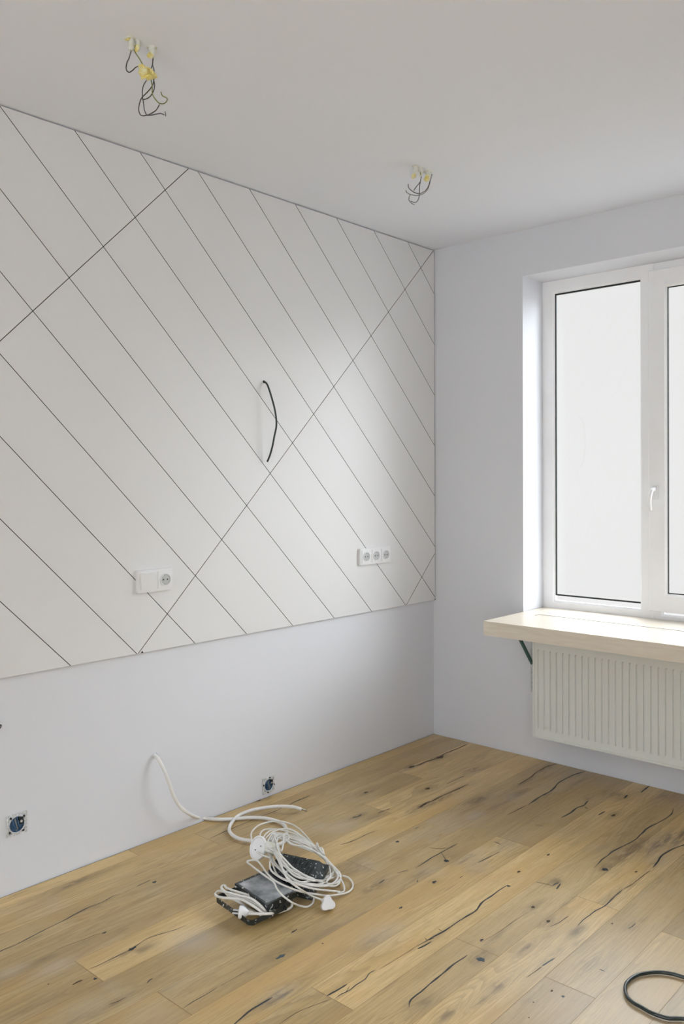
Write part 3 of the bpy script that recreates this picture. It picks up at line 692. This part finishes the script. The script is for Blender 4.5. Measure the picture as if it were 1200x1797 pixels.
socket_insert(-1.838, 1.0295, c)
c = empty('triple_socket', (PX, -.655, .994), label='white horizontal wall plate holding three round sockets, nearer the room corner', cat='socket')
plate_frame(-.655, -.415, .994, 1.076, c, 3)
for i in range(3): socket_insert(-.612+.0775*i, 1.035, c, .064)

# ------------------------------------------------------------------ unfinished flush boxes low on the wall
def flush_box(cy, cz, s, label, rot):
    b = empty('flush_box', (0, cy, cz), label=label, cat='socket box', group=None)
    h = s/2; f = lambda a, c_, d: (d, cy+a, cz+c_)
    bm = frame_bm((-h, h, -h, h), (-h*.80, h*.80, -h*.80, h*.80), f, .0045, 0.0)
    from_bm('mounting_frame', bm, 'steel_spattered', b, smooth=True, bevel=.0009, seg=1)
    lathe('metal_ring', [(s*.36, 0), (s*.36, .005), (s*.41, .006), (s*.45, .003), (s*.46, 0)], place((.0005, cy, cz), (1, 0, 0)), 'steel_spattered', b)
    lathe('box_well', [(0, 0), (s*.34, 0), (s*.36, .003)], place((.0012, cy, cz), (1, 0, 0)), 'blue_box', b)
    for k in range(4):
        a = rot+k*pi/2+.5
        y, z = cy+cos(a)*s*.46, cz+sin(a)*s*.46
        lathe('screw', [(0, .0035), (s*.045, .0035), (s*.05, 0)], place((.004, y, z), (1, 0, 0)), 'gasket', b, seg=12)
    box('terminal_block', (.001, cy+s*.08, cz-s*.02), (.010, cy+s*.28, cz+s*.30), 'gasket', b, bevel=.001)
    lathe('terminal_screw', [(0, .002), (s*.055, .002), (s*.06, 0)], place((.010, cy+s*.18, cz+s*.12), (1, 0, 0)), 'steel', b, seg=12)
    R_ = random.Random(int(cy*1000))
    for k in range(3):
        p = [(.004, cy-s*.22+s*.12*k, cz+s*.28), (.010+.002*k, cy-s*.18+s*.10*k, cz+s*.05), (.008, cy-s*.12+s*.12*k, cz-s*.18), (.003, cy-s*.20+s*.16*k, cz-s*.28)]
        tube('loose_wire', p, s*.03, 'blue_box' if k != 1 else 'wire_pale', b, 8, .004)
    return b
flush_box(-2.446, .234, .074, 'open flush box with blue inside, low on the wall at the far left', .2)
flush_box(-1.262, .052, .070, 'small open flush box just above the floor, behind the heap of cable', .9)
# cut cable end at the left
ce = empty('cable_stub', (0, -2.508, .588), label='grey cable stub poking out of the white wall at the left', cat='cable')
lathe('sheath', [(.0115, 0), (.0115, .010), (.0085, .011), (.0085, .006), (0, .006)], place((0, -2.508, .588), (1, 0, 0)), 'plastic', ce, seg=20)
for a in (.6, 2.7, 4.8):
    lathe('core', [(.0036, 0), (.0036, .004), (0, .004)], place((.0068, -2.508+.0042*cos(a), .588+.0042*sin(a)), (1, 0, 0)), 'wire_gray', ce, seg=10)

# ------------------------------------------------------------------ cables
# black cable hanging out of the panelling
pts = [(463, 670, .010), (464.5, 670.3, .020), (468, 673.5, .032), (472.5, 684.5, .045), (478, 702.5, .058), (482.4, 720, .066), (484.9, 738, .070), (484.6, 750, .070), (481.2, 766, .065), (477.9, 783.5, .055), (473.5, 799, .042), (469, 810.3, .030)]
t = empty('black_wall_cable', (0.014, -1.28, 1.86), label='short black cable bowing out of the middle of the diagonal panelling', cat='cable')
tube('cable_sheath', [at(a, b, 0, x) for a, b, x in pts], .0041, 'black_cable', t, 12, .005)
p = at(463, 670, 0, .014); lathe('drill_hole', [(0, .0006), (.0065, .0006), (.0068, 0)], place((.0142, p[1], p[2]), (1, 0, 0)), 'gasket', t, seg=16)

# black cable loop bottom right
bl = [(1200, 1715), (1182.5, 1709.8), (1165, 1706.8), (1151, 1706.2), (1136, 1707.4), (1120.7, 1710.3), (1109, 1716), (1100.8, 1723.2), (1097.3, 1730), (1097.3, 1740.7), (1102, 1751.2), (1112.5, 1760.5), (1125.3, 1767.5), (1139.3, 1775.7), (1153.3, 1781.5), (1171, 1786.8), (1188, 1787.3), (1200, 1788)]
P = [at(a, b, 2, .0075) for a, b in bl]; P = [np.array(q) for q in P]
P = [P[0]+np.array([.45, .05, 0]), P[0]+np.array([.30, .06, 0]), P[0]+np.array([.13, .035, 0])]+P+[P[-1]+np.array([.12, .05, 0]), P[-1]+np.array([.26, .16, 0]), P[-1]+np.array([.33, .30, 0])]
tube('black_floor_cable', P, .0052, 'black_cable_gloss', None, 14, .008, label='loop of black cable lying on the oak floor at the bottom right', cat='cable')

# thick white cable from the wall
t = empty('white_wall_cable', (0, -1.875, .33), label='thick white cable coming out of the wall and curling over the floor', cat='cable')
c3 = lambda x, y: (230+x/3.636, 1300+y/3.636)
w_ = [at(*c3(150, 88), 0, -.01), at(*c3(152, 92), 0, .006), at(*c3(178, 124), 0, .028), at(*c3(214, 195), 0, .048), at(*c3(244, 275), 0, .058), at(*c3(271, 350), 0, .060), at(*c3(312, 420), 0, .060), at(*c3(370, 465), 0, .066)]
for q in ((450, 493), (550, 501), (650, 499), (740, 491), (840, 493), (915, 508), (968, 532), (990, 562), (990, 600)): w_.append(at(*c3(*q), 2, .010))
w_.append(at(*c3(985, 635), 2, .010)); w_.append(at(*c3(930, 665), 2, .010)); w_.append(at(*c3(840, 655), 2, .010))
for q in ((760, 638), (700, 628), (652, 606), (626, 570), (640, 525), (690, 475)): w_.append(at(*c3(*q), 2, .012))
for q in ((760, 446), (860, 426), (960, 418), (1040, 424)): w_.append(at(*c3(*q), 2, .026))
w_.append(at(*c3(1086, 437), 2, .016))
# lift where it crosses over itself
tube('cable_sheath', w_, .0070, 'cord_thick', t, 14, .008)
e0 = w_[-1]; d_ = (w_[-1]-w_[-2]); d_ /= np.linalg.norm(d_)
for k, (mt, off) in enumerate((('tape_white', (.0, .0, .003)), ('wire_pale', (.002, .002, -.001)), ('copper', (-.002, -.002, 0)))):
    tube('core', [e0-d_*.004+np.array(off), e0+d_*(.010+.004*k)+np.array(off), e0+d_*(.018+.004*k)+np.array(off)*1.3-np.array([0, 0, .002])], .0020, mt, t, 8, .004)
p = at(*c3(152, 92), 0, 0.0)
lathe('hole_collar', [(.0078, 0), (.0085, .004), (.0115, .004), (.013, 0)], place((0.0002, p[1], p[2]), (1, 0, 0)), 'wall', t, seg=20)

# ------------------------------------------------------------------ flood lamps
def floodlight(origin, xdir, up, label, glass_up=True, bracket_dir=-1, W=.180, D=.122, T=.052, with_bracket=True, bracket_tilt=0):
    """slim LED work lamp; local x along the long side, local z = the glass side"""
    X = Vector(xdir).normalized(); Z = Vector(up).normalized(); Y = Z.cross(X).normalized(); X = Y.cross(Z)
    m = Matrix(((X.x, Y.x, Z.x, origin[0]), (X.y, Y.y, Z.y, origin[1]), (X.z, Y.z, Z.z, origin[2]), (0, 0, 0, 1)))
    r = empty('flood_lamp', tuple(m.translation), label=label, cat='lamp')
    bm = bmesh.new()
    def ring(w, d, z): return [bm.verts.new(m @ Vector((a*w/2, b*d/2, z))) for a, b in ((-1, -1), (1, -1), (1, 1), (-1, 1))]
    R = [ring(W*.78, D*.70, -T), ring(W*.92, D*.88, -T*.45), ring(W*.96, D*.94, -T*.42), ring(W, D, -T*.38), ring(W, D, 0), ring(W-.018, D-.018, 0), ring(W-.018, D-.018, -.004)]
    for a, b in zip(R, R[1:]):
        for i in range(4): bm.faces.new((a[i], a[(i+1) % 4], b[(i+1) % 4], b[i]))
    bm.faces.new(R[0][::-1]); bm.faces.new(R[-1])
    hs = from_bm('housing', bm, 'lamp_shell', r, smooth=True, bevel=.0022, seg=2)
    g = box('lamp_glass', (-W/2+.009, -D/2+.009, -.0038), (W/2-.009, D/2-.009, -.0008), 'lamp_glass', r, mat=m)
    for k in range(11):                                    # cooling fins on the back
        x = -W*.34+W*.68*k/10
        box('cooling_fin', (x-.0010, -D*.30, -T-.0022), (x+.0010, D*.30, -T+.001), 'lamp_shell', r, mat=m)
    if with_bracket:
        s = bracket_dir; Lb = .135; wv = W/2+.012
        rt = Matrix.Translation(m.translation-Z*T*.55) @ Matrix.Rotation(radians(bracket_tilt), 4, X) @ Matrix.Translation(-m.translation+Z*T*.55)
        P_ = lambda x, y, z: rt @ (m @ Vector((x, y, z)))
        path = [(-wv, 0, -T*.55), (-wv, s*Lb*.93, -T*.55), (-wv+.012, s*Lb, -T*.55), (wv-.012, s*Lb, -T*.55), (wv, s*Lb*.93, -T*.55), (wv, 0, -T*.55)]
        bb = bmesh.new(); rows = []
        inw = [(1, 0), (1, 0), (.7, -s*.7), (-.7, -s*.7), (-1, 0), (-1, 0)]
        for (x, y, z), (ix, iy) in zip(path, inw):
            rows.append([bb.verts.new(P_(x, y, z-.0085)), bb.verts.new(P_(x+ix*.003, y+iy*.003, z-.0085)), bb.verts.new(P_(x+ix*.003, y+iy*.003, z+.0085)), bb.verts.new(P_(x, y, z+.0085))])
        for a, b in zip(rows, rows[1:]):
            for i in range(4): bb.faces.new((a[i], a[(i+1) % 4], b[(i+1) % 4], b[i]))
        bb.faces.new(rows[0]); bb.faces.new(rows[-1][::-1])
        from_bm('stand_bracket', bb, 'lamp_shell', r, smooth=True, bevel=.0006, seg=1)
        for sx in (-1, 1):
            lathe('pivot_bolt', [(0, .006), (.006, .006), (.007, 0)], place(P_(sx*wv, 0, -T*.55), rt.to_3x3() @ (X*sx)), 'lamp_shell', r, seg=12)
    return r, m
# front lamp, glass up, leaning a little towards the camera
A, B, C, D_ = (at(409, 1540, 2, .070), at(463, 1573.5, 2, .070), at(527, 1570.5, 2, .068), at(468, 1538, 2, .070))
ctr = (A+B+C+D_)/4
lampA, mA = floodlight((ctr[0], ctr[1], .0665), (B-A), (.02, -.05, 1), 'black flood lamp lying glass up in front, its cord wrapped round the stand', bracket_dir=-1, bracket_tilt=0, D=.124, W=.182)
c1 = lambda x, y: (360+x/6.667, 1500+y/6.667)
lead = [at(*c1(q[0], q[1]), 2, q[2]) for q in ((980, 545, .022), (1015, 590, .018), (1000, 618, .012), (900, 662, .012), (800, 682, .030), (740, 690, .044), (640, 692, .046), (560, 690, .044), (505, 688, .040))]
tube('lamp_cord', lead, .0041, 'cord', lampA, 10, .005)
wrap = [(800, 640, .028), (772, 668, .030), (725, 610, .042), (655, 552, .050), (590, 510, .053), (500, 470, .054), (400, 440, .054), (300, 410, .052), (245, 385, .050), (226, 360, .040), (205, 362, .038), (188, 385, .046),
        (215, 420, .052), (290, 462, .050), (380, 500, .050), (470, 520, .050), (560, 562, .048), (640, 612, .044), (700, 668, .036), (742, 718, .020), (752, 728, .012), (735, 715, .014), (690, 640, .046), (620, 570, .056), (520, 505, .060), (400, 478, .058), (300, 450, .056),
        (210, 430, .050), (150, 428, .036), (122, 452, .034), (138, 485, .044), (210, 502, .052), (320, 512, .054), (430, 528, .056), (530, 580, .054), (620, 640, .050), (680, 690, .040), (708, 722, .018), (690, 728, .010), (640, 700, .010), (560, 660, .010), (480, 620, .012), (420, 570, .026), (380, 545, .030), (330, 515, .036), (262, 470, .042), (200, 400, .044)]
wr = tube('wrapped_cord', [at(*c1(a, b), 2, z) for a, b, z in wrap], .0040, 'cord', lampA, 10, .005)
def euro_plug(tip, axis, parent, scale=1.0, name='plug'):
    """round earthed plug: axis points from the cord to the pins"""
    m = place(tip, axis)
    pl = lathe(name, [(0, -.040), (.0060, -.040), (.0068, -.026), (.0105, -.020), (.0165, -.012), (.0185, -.006), (.0185, .002), (.0165, .004), (.0110, .0042), (0, .0042)], m @ Matrix.Scale(scale, 4), 'plastic', parent, seg=24)
    for s in (-1, 1):
        lathe('pin', [(.0024, 0), (.0024, .017), (.0015, .019), (0, .019)], m @ Matrix.Scale(scale, 4) @ Matrix.Translation((s*.0095, 0, .004)), 'steel', pl, seg=10)
    return pl
e = np.array(lead[-1]); e2 = np.array(lead[-3]); ax = (e-e2)/np.linalg.norm(e-e2)
euro_plug(e+ax*.030+np.array([0, 0, .004]), tuple(ax*.9+np.array([.0, -.45, .25])), lampA, 1.05)

# second lamp under the coil, glass down, leaning up at the back
u2 = np.array([.957, .287, 0.]); v2 = np.array([.287, -.957, 0.])
c2 = np.array([.585, -1.765, 0.])+u2*.105+v2*.050
lampB, mB = floodlight((c2[0], c2[1], .030), tuple(-u2), (-v2[0]*.36, -v2[1]*.36, -1.), 'black flood lamp lying face down underneath the coil of white cord', W=.20, D=.145, T=.050, with_bracket=False)

# ------------------------------------------------------------------ coiled extension cord
ext = empty('extension_cord', (.65, -1.72, 0), label='big tangled coil of thin white extension cord heaped over the flood lamp', cat='extension cord')
c2_ = lambda x, y: (420+x/5.4545, 1420+y/5.4545)
outer = [(285, 470), (232, 330), (300, 205), (455, 195), (640, 270), (785, 405), (905, 545), (995, 650), (965, 750), (800, 785), (560, 745), (375, 625)]
inner = [(392, 445), (355, 335), (420, 275), (500, 340), (650, 400), (775, 452), (835, 515), (832, 575), (765, 605), (640, 606), (520, 548), (440, 492)]
hts = [.112, .110, .095, .100, .100, .070, .045, .022, .022, .055, .085, .105]
cord = []
NL = 12; order = [0, 5, 9, 2, 11, 7, 3, 10, 6, 1, 4, 8]
for li in range(NL):
    f0 = order[li]/(NL-1); f1 = order[(li+1) % NL]/(NL-1)
    for k in range(12):
        f = f0+(f1-f0)*k/12 if li < NL-1 else f0
        f = min(1.08, max(-.08, f+RS.normal(0, .10)))
        x = outer[k][0]*(1-f)+inner[k][0]*f + RS.normal(0, 3); y = outer[k][1]*(1-f)+inner[k][1]*f + RS.normal(0, 3)
        z = hts[k]*(.80+.34*f) + RS.uniform(-.007, .007)
        cord.append(at(*c2_(x, y), 2, max(.006, z)))
tube('coil', cord, .0031, 'cord', ext, 8, .010)
def strand(name, pts, r=.0031, mat='cord', parent=ext): return tube(name, [at(*c2_(a, b), 2, z) for a, b, z in pts], r, mat, parent, 9, .006)
strand('loose_loop', [(300, 470, .11), (180, 420, .10), (112, 262, .075), (132, 200, .055), (200, 148, .045), (300, 120, .045), (400, 118, .045), (500, 145, .045), (572, 190, .050), (640, 260, .055), (700, 330, .055), (765, 405, .055), (830, 480, .050), (905, 580, .035), (965, 660, .015), (1002, 740, .008), (995, 790, .007), (940, 800, .012)])
strand('loose_loop', [(330, 400, .125), (260, 360, .12), (207, 280, .095), (204, 228, .075), (245, 195, .068), (330, 190, .070), (420, 204, .080), (520, 236, .085), (600, 280, .085), (690, 355, .075), (780, 440, .070), (850, 540, .055), (870, 640, .045), (830, 700, .04)])
strand('loose_loop', [(985, 636, .012), (1040, 653, .008), (1080, 700, .006), (1080, 757, .006), (1040, 795, .006), (960, 815, .010), (850, 828, .018), (720, 812, .035), (600, 792, .060), (480, 752, .085), (350, 690, .095), (262, 610, .100), (212, 540, .098), (155, 488, .095), (75, 500, .085), (120, 545, .088), (250, 640, .095), (330, 700, .088), (358, 760, .082), (420, 832, .076), (500, 892, .060), (545, 912, .035), (580, 925, .015), (650, 934, .007), (700, 900, .007), (710, 850, .010), (690, 800, .02)])
strand('loose_loop', [(330, 380, .125), (385, 480, .125), (420, 590, .115), (480, 690, .105), (560, 750, .095), (640, 800, .055), (710, 838, .028), (790, 868, .018)])
strand('loose_loop', [(300, 300, .12), (325, 245, .13), (350, 300, .135), (400, 400, .125), (420, 330, .130), (440, 240, .105), (470, 255, .10), (440, 300, .115), (340, 260, .12)])
strand('loose_loop', [(470, 270, .105), (545, 295, .10), (650, 345, .095), (720, 400, .080), (742, 325, .085), (755, 360, .085), (800, 430, .075), (770, 370, .08), (790, 375, .08), (812, 440, .07)])
strand('loose_loop', [(290, 500, .115), (300, 580, .11), (400, 660, .105), (540, 715, .095), (700, 760, .07), (860, 780, .03), (960, 790, .012)])
# trailing socket outlet: flattened dish with a raised rim, facing the camera side
p = at(*c2_(180, 372), 2, .112)
vd = Vector(CAM-p).normalized(); ax = (vd+Vector((-.35, -.25, .05))).normalized()
m = place(p, ax)
so = lathe('socket_outlet', [(0, -.026), (.020, -.026), (.034, -.018), (.0385, -.006), (.0385, .004), (.036, .007), (.0335, .0065), (.031, .002), (.028, .0015), (0, .0015)], m @ Matrix.Diagonal((.82, 1.08, 1, 1)), ['plastic'], ext, seg=36)
for a in (-.0095, .0095):
    lathe('pin_hole', [(.0024, 0), (.0024, .0008), (0, .0008)], m @ Matrix.Translation((a, a*.8, .0015)), 'gasket', so, seg=12)
# tape band round the waist of the bundle
p = at(*c2_(305, 372), 2, .118)
a0, a1 = at(*c2_(262, 350), 2, .118), at(*c2_(350, 360), 2, .124)
xd = Vector(a1-a0).normalized()
box('tape_band', (-.021, -.017, -.022), (.021, .017, .006), 'tape_white', ext, bevel=.006, seg=3, mat=place(p, vd+Vector((0, 0, .3)), xd))
# angled plug on the floor in front
pp = at(*c2_(848, 905), 2, .024)
c0 = at(*c2_(790, 868), 2, .020)
zd = Vector((pp-c0)); zd = (Vector((zd.x, zd.y, 0))).normalized()
def angled_plug(o, fwd, parent):
    """flat angled plug: rounded triangular back, short neck to the cord, pins behind"""
    nrm = (Vector(CAM-o).normalized()+Vector((.25, .1, .1))).normalized(); m_ = place(o, nrm, fwd)
    bm = bmesh.new(); n = 30
    def tri(s, z):
        out = []
        for i in range(n):
            a = 2*pi*i/n; r = .0215*s*(1+.16*cos(3*(a-.55)))
            out.append(bm.verts.new(m_ @ Vector((r*cos(a), r*sin(a)*1.05, z))))
        return out
    R = [tri(.60, -.026), tri(.92, -.022), tri(1.0, -.012), tri(1.0, .002), tri(.93, .0055), tri(.55, .0065)]
    for a, b in zip(R, R[1:]):
        for i in range(n): bm.faces.new((a[i], a[(i+1) % n], b[(i+1) % n], b[i]))
    bm.faces.new(R[0][::-1]); bm.faces.new(R[-1])
    pl = from_bm('plug', bm, 'plastic', parent, smooth=True)
    V, Fc = tube_geo([np.array(c0), np.array(c0)*.4+np.array(o)*.6-np.array(nrm)*.006, np.array(o)-np.array(nrm)*.008], [.005, .0075, .009], 12, .003)
    make('strain_relief', V, Fc, 'plastic', pl, smooth=True)
    for s in (-1, 1):
        lathe('pin', [(.0024, 0), (.0024, -.016), (0, -.018)], m_ @ Matrix.Translation((0, s*.0095, -.025)), 'steel', pl, seg=10)
angled_plug(pp, zd, ext)

# ------------------------------------------------------------------ ceiling wiring
def ragged_patch(name, pts, parent, mat, thick=.004, amp=.006, seed=1):
    """crumpled scrap of tape: outline given in the hanging plane, with depth"""
    R_ = np.random.RandomState(seed); c = np.mean(pts, axis=0); V = []; n = len(pts)
    for s, sc in ((thick, .55), (thick*.5, 1.0), (-thick*.5, .97), (-thick, .5)):
        for q in pts: V.append(c+(np.array(q)-c)*sc+np.array([s*2.2+R_.uniform(-amp, amp), 0, R_.uniform(-.001, .001)]))
    Fc = [(k*n+i, k*n+(i+1) % n, (k+1)*n+(i+1) % n, (k+1)*n+i) for k in range(3) for i in range(n)]
    Fc += [tuple(range(n))[::-1], tuple(3*n+i for i in range(n))]
    return make(name, V, Fc, mat, parent, smooth=False)
def ceiling_wires(label, ox, oy, sc, X0, stubs, tabs, wires, clump, parent_loc, rwire):
    r = empty('ceiling_light_wiring', parent_loc, label=label, cat='wiring')
    cc = lambda x, y: (ox+x/sc, oy+y/sc)
    for k, (a, b, a2, b2, rad, mt) in enumerate(stubs):
        p0 = at(*cc(a, b), 0, X0); p1 = at(*cc(a2, b2), 0, X0); p0 = np.array([X0, p0[1], H-.0005])
        mid = (p0+p1)/2+np.array([.004, 0, 0])
        tube('cable_end', [p0, mid, p1], [rad*1.25, rad, rad*.8], mt, r, 12, .006)
        lathe('ceiling_hole', [(rad*1.0, -.001), (rad*1.4, -.004), (rad*1.7, 0)], Matrix.Translation((X0, p0[1], H)), 'tape_white', r, seg=14)
    for k, pts in enumerate(tabs):
        ragged_patch('tape_wrap', [at(*cc(*q), 0, X0+.004) for q in pts], r, 'yellow', .003, .003, k+3)
    if clump: ragged_patch('tape_flag', [at(*cc(*q), 0, X0+.01) for q in clump], r, 'yellow', .004, .008, 9)
    for mt, pts in wires:
        n = len(pts); off = [.010*sin(1.7*i+len(mt)) for i in range(n)]
        tube('wire', [at(*cc(a, b), 0, X0+o_) for (a, b), o_ in zip(pts, off)], rwire, mt, r, 8, .004)
    return r
ceiling_wires('loose wires with a yellow tape flag hanging from the ceiling at the upper left', 200, 40, 9.983, .706,
    [(290, 250, 290, 480, .0085, 'tape_white'), (410, 300, 400, 500, .0075, 'tape_white'), (660, 400, 665, 600, .0095, 'tape_white')],
    [[(185, 290), (240, 265), (310, 230), (350, 260), (345, 300), (290, 305), (230, 310)], [(370, 390), (430, 380), (440, 470), (400, 515), (365, 480)], [(580, 540), (640, 500), (720, 470), (725, 520), (700, 600), (640, 630), (590, 590)]],
    [('wire_pale', [(300, 380), (300, 470), (285, 540), (272, 590)]), ('wire_black', [(275, 580), (258, 635), (230, 690), (213, 770), (224, 838), (262, 868), (320, 838), (375, 785), (425, 762)]),
     ('wire_green', [(350, 470), (385, 540), (430, 605), (480, 690), (520, 760), (560, 820)]), ('wire_gray', [(685, 600), (684, 640), (676, 730), (700, 830), (708, 910), (700, 990)]), ('wire_gray', [(680, 640), (674, 730), (640, 830)]),
     ('wire_gray', [(585, 960), (568, 1010), (520, 1090), (497, 1200), (500, 1300), (520, 1430), (535, 1540), (570, 1608), (640, 1620), (740, 1600), (820, 1590), (878, 1614)]),
     ('wire_brown', [(700, 960), (690, 1050), (640, 1150), (560, 1240), (490, 1310), (445, 1420), (435, 1540), (460, 1608), (520, 1630), (620, 1605), (700, 1560), (760, 1500), (795, 1435)]),
     ('wire_black', [(680, 960), (690, 990), (708, 1070), (700, 1170), (650, 1270), (590, 1322), (520, 1345)]),
     ('wire_green', [(640, 970), (650, 1010), (670, 1120), (670, 1230), (710, 1320), (780, 1400), (840, 1420), (900, 1400), (935, 1340), (910, 1310), (850, 1280), (822, 1215)]),
     ('wire_pale', [(895, 1560), (903, 1600), (906, 1632)])],
    [(432, 735), (470, 730), (520, 755), (560, 790), (620, 812), (650, 860), (690, 872), (700, 930), (765, 945), (730, 975), (690, 965), (680, 1000), (600, 1003), (560, 970), (500, 985), (465, 955), (470, 900), (440, 860), (455, 800)],
    (.706, -2.41, 2.7), .0016)
ceiling_wires('small cluster of short bare wires hanging from the ceiling nearer the window', 690, 270, 12.0, .706,
    [(470, 240, 450, 480, .0095, 'tape_white'), (560, 260, 575, 470, .0095, 'tape_white'), (730, 360, 720, 540, .0120, 'tape_white')],
    [[(395, 510), (400, 440), (430, 410), (470, 420), (465, 490), (430, 520)], [(650, 540), (690, 440), (770, 410), (780, 480), (745, 570), (710, 590)], [(440, 225), (500, 215), (560, 230), (500, 262)]],
    [('wire_gray', [(600, 400), (585, 480), (577, 555), (545, 620), (480, 700), (430, 772)]), ('wire_gray', [(590, 480), (572, 570), (556, 680), (550, 800), (545, 900), (520, 972), (450, 1026), (375, 998)]),
     ('wire_brown', [(820, 410), (790, 520), (765, 590), (740, 680), (690, 760), (610, 815), (520, 838), (420, 800), (350, 745), (315, 690), (313, 640)]),
     ('wire_pale', [(790, 520), (745, 700), (680, 800), (590, 858), (500, 880), (400, 864), (330, 845), (280, 810), (265, 770)]), ('wire_pale', [(355, 858), (328, 940), (345, 1000), (390, 1042), (445, 1072)]),
     ('wire_green', [(520, 290), (550, 330), (575, 400), (580, 450)])],
    None, (.706, -1.05, 2.7), .0017)

# stray chips of paint missing from the panelling
def chip(y, z, s, lab):
    n = 5; V = [(.0143, y+a*s, z+b*s) for a, b in ((-1.3, -.5), (1.3, -.5), (.5, .2), (0, 1.2), (-.5, .1))]
    V += [(.0125, v[1], v[2]) for v in V]
    make('chipped_corner', V, [tuple(range(n))]+[(i, (i+1) % n, n+(i+1) % n, n+i) for i in range(n)], 'groove', bpy.data.objects['wall_panelling'])
chip(-1.9375, .7535, .006, '')
chip(-.006, .7535, .005, '')
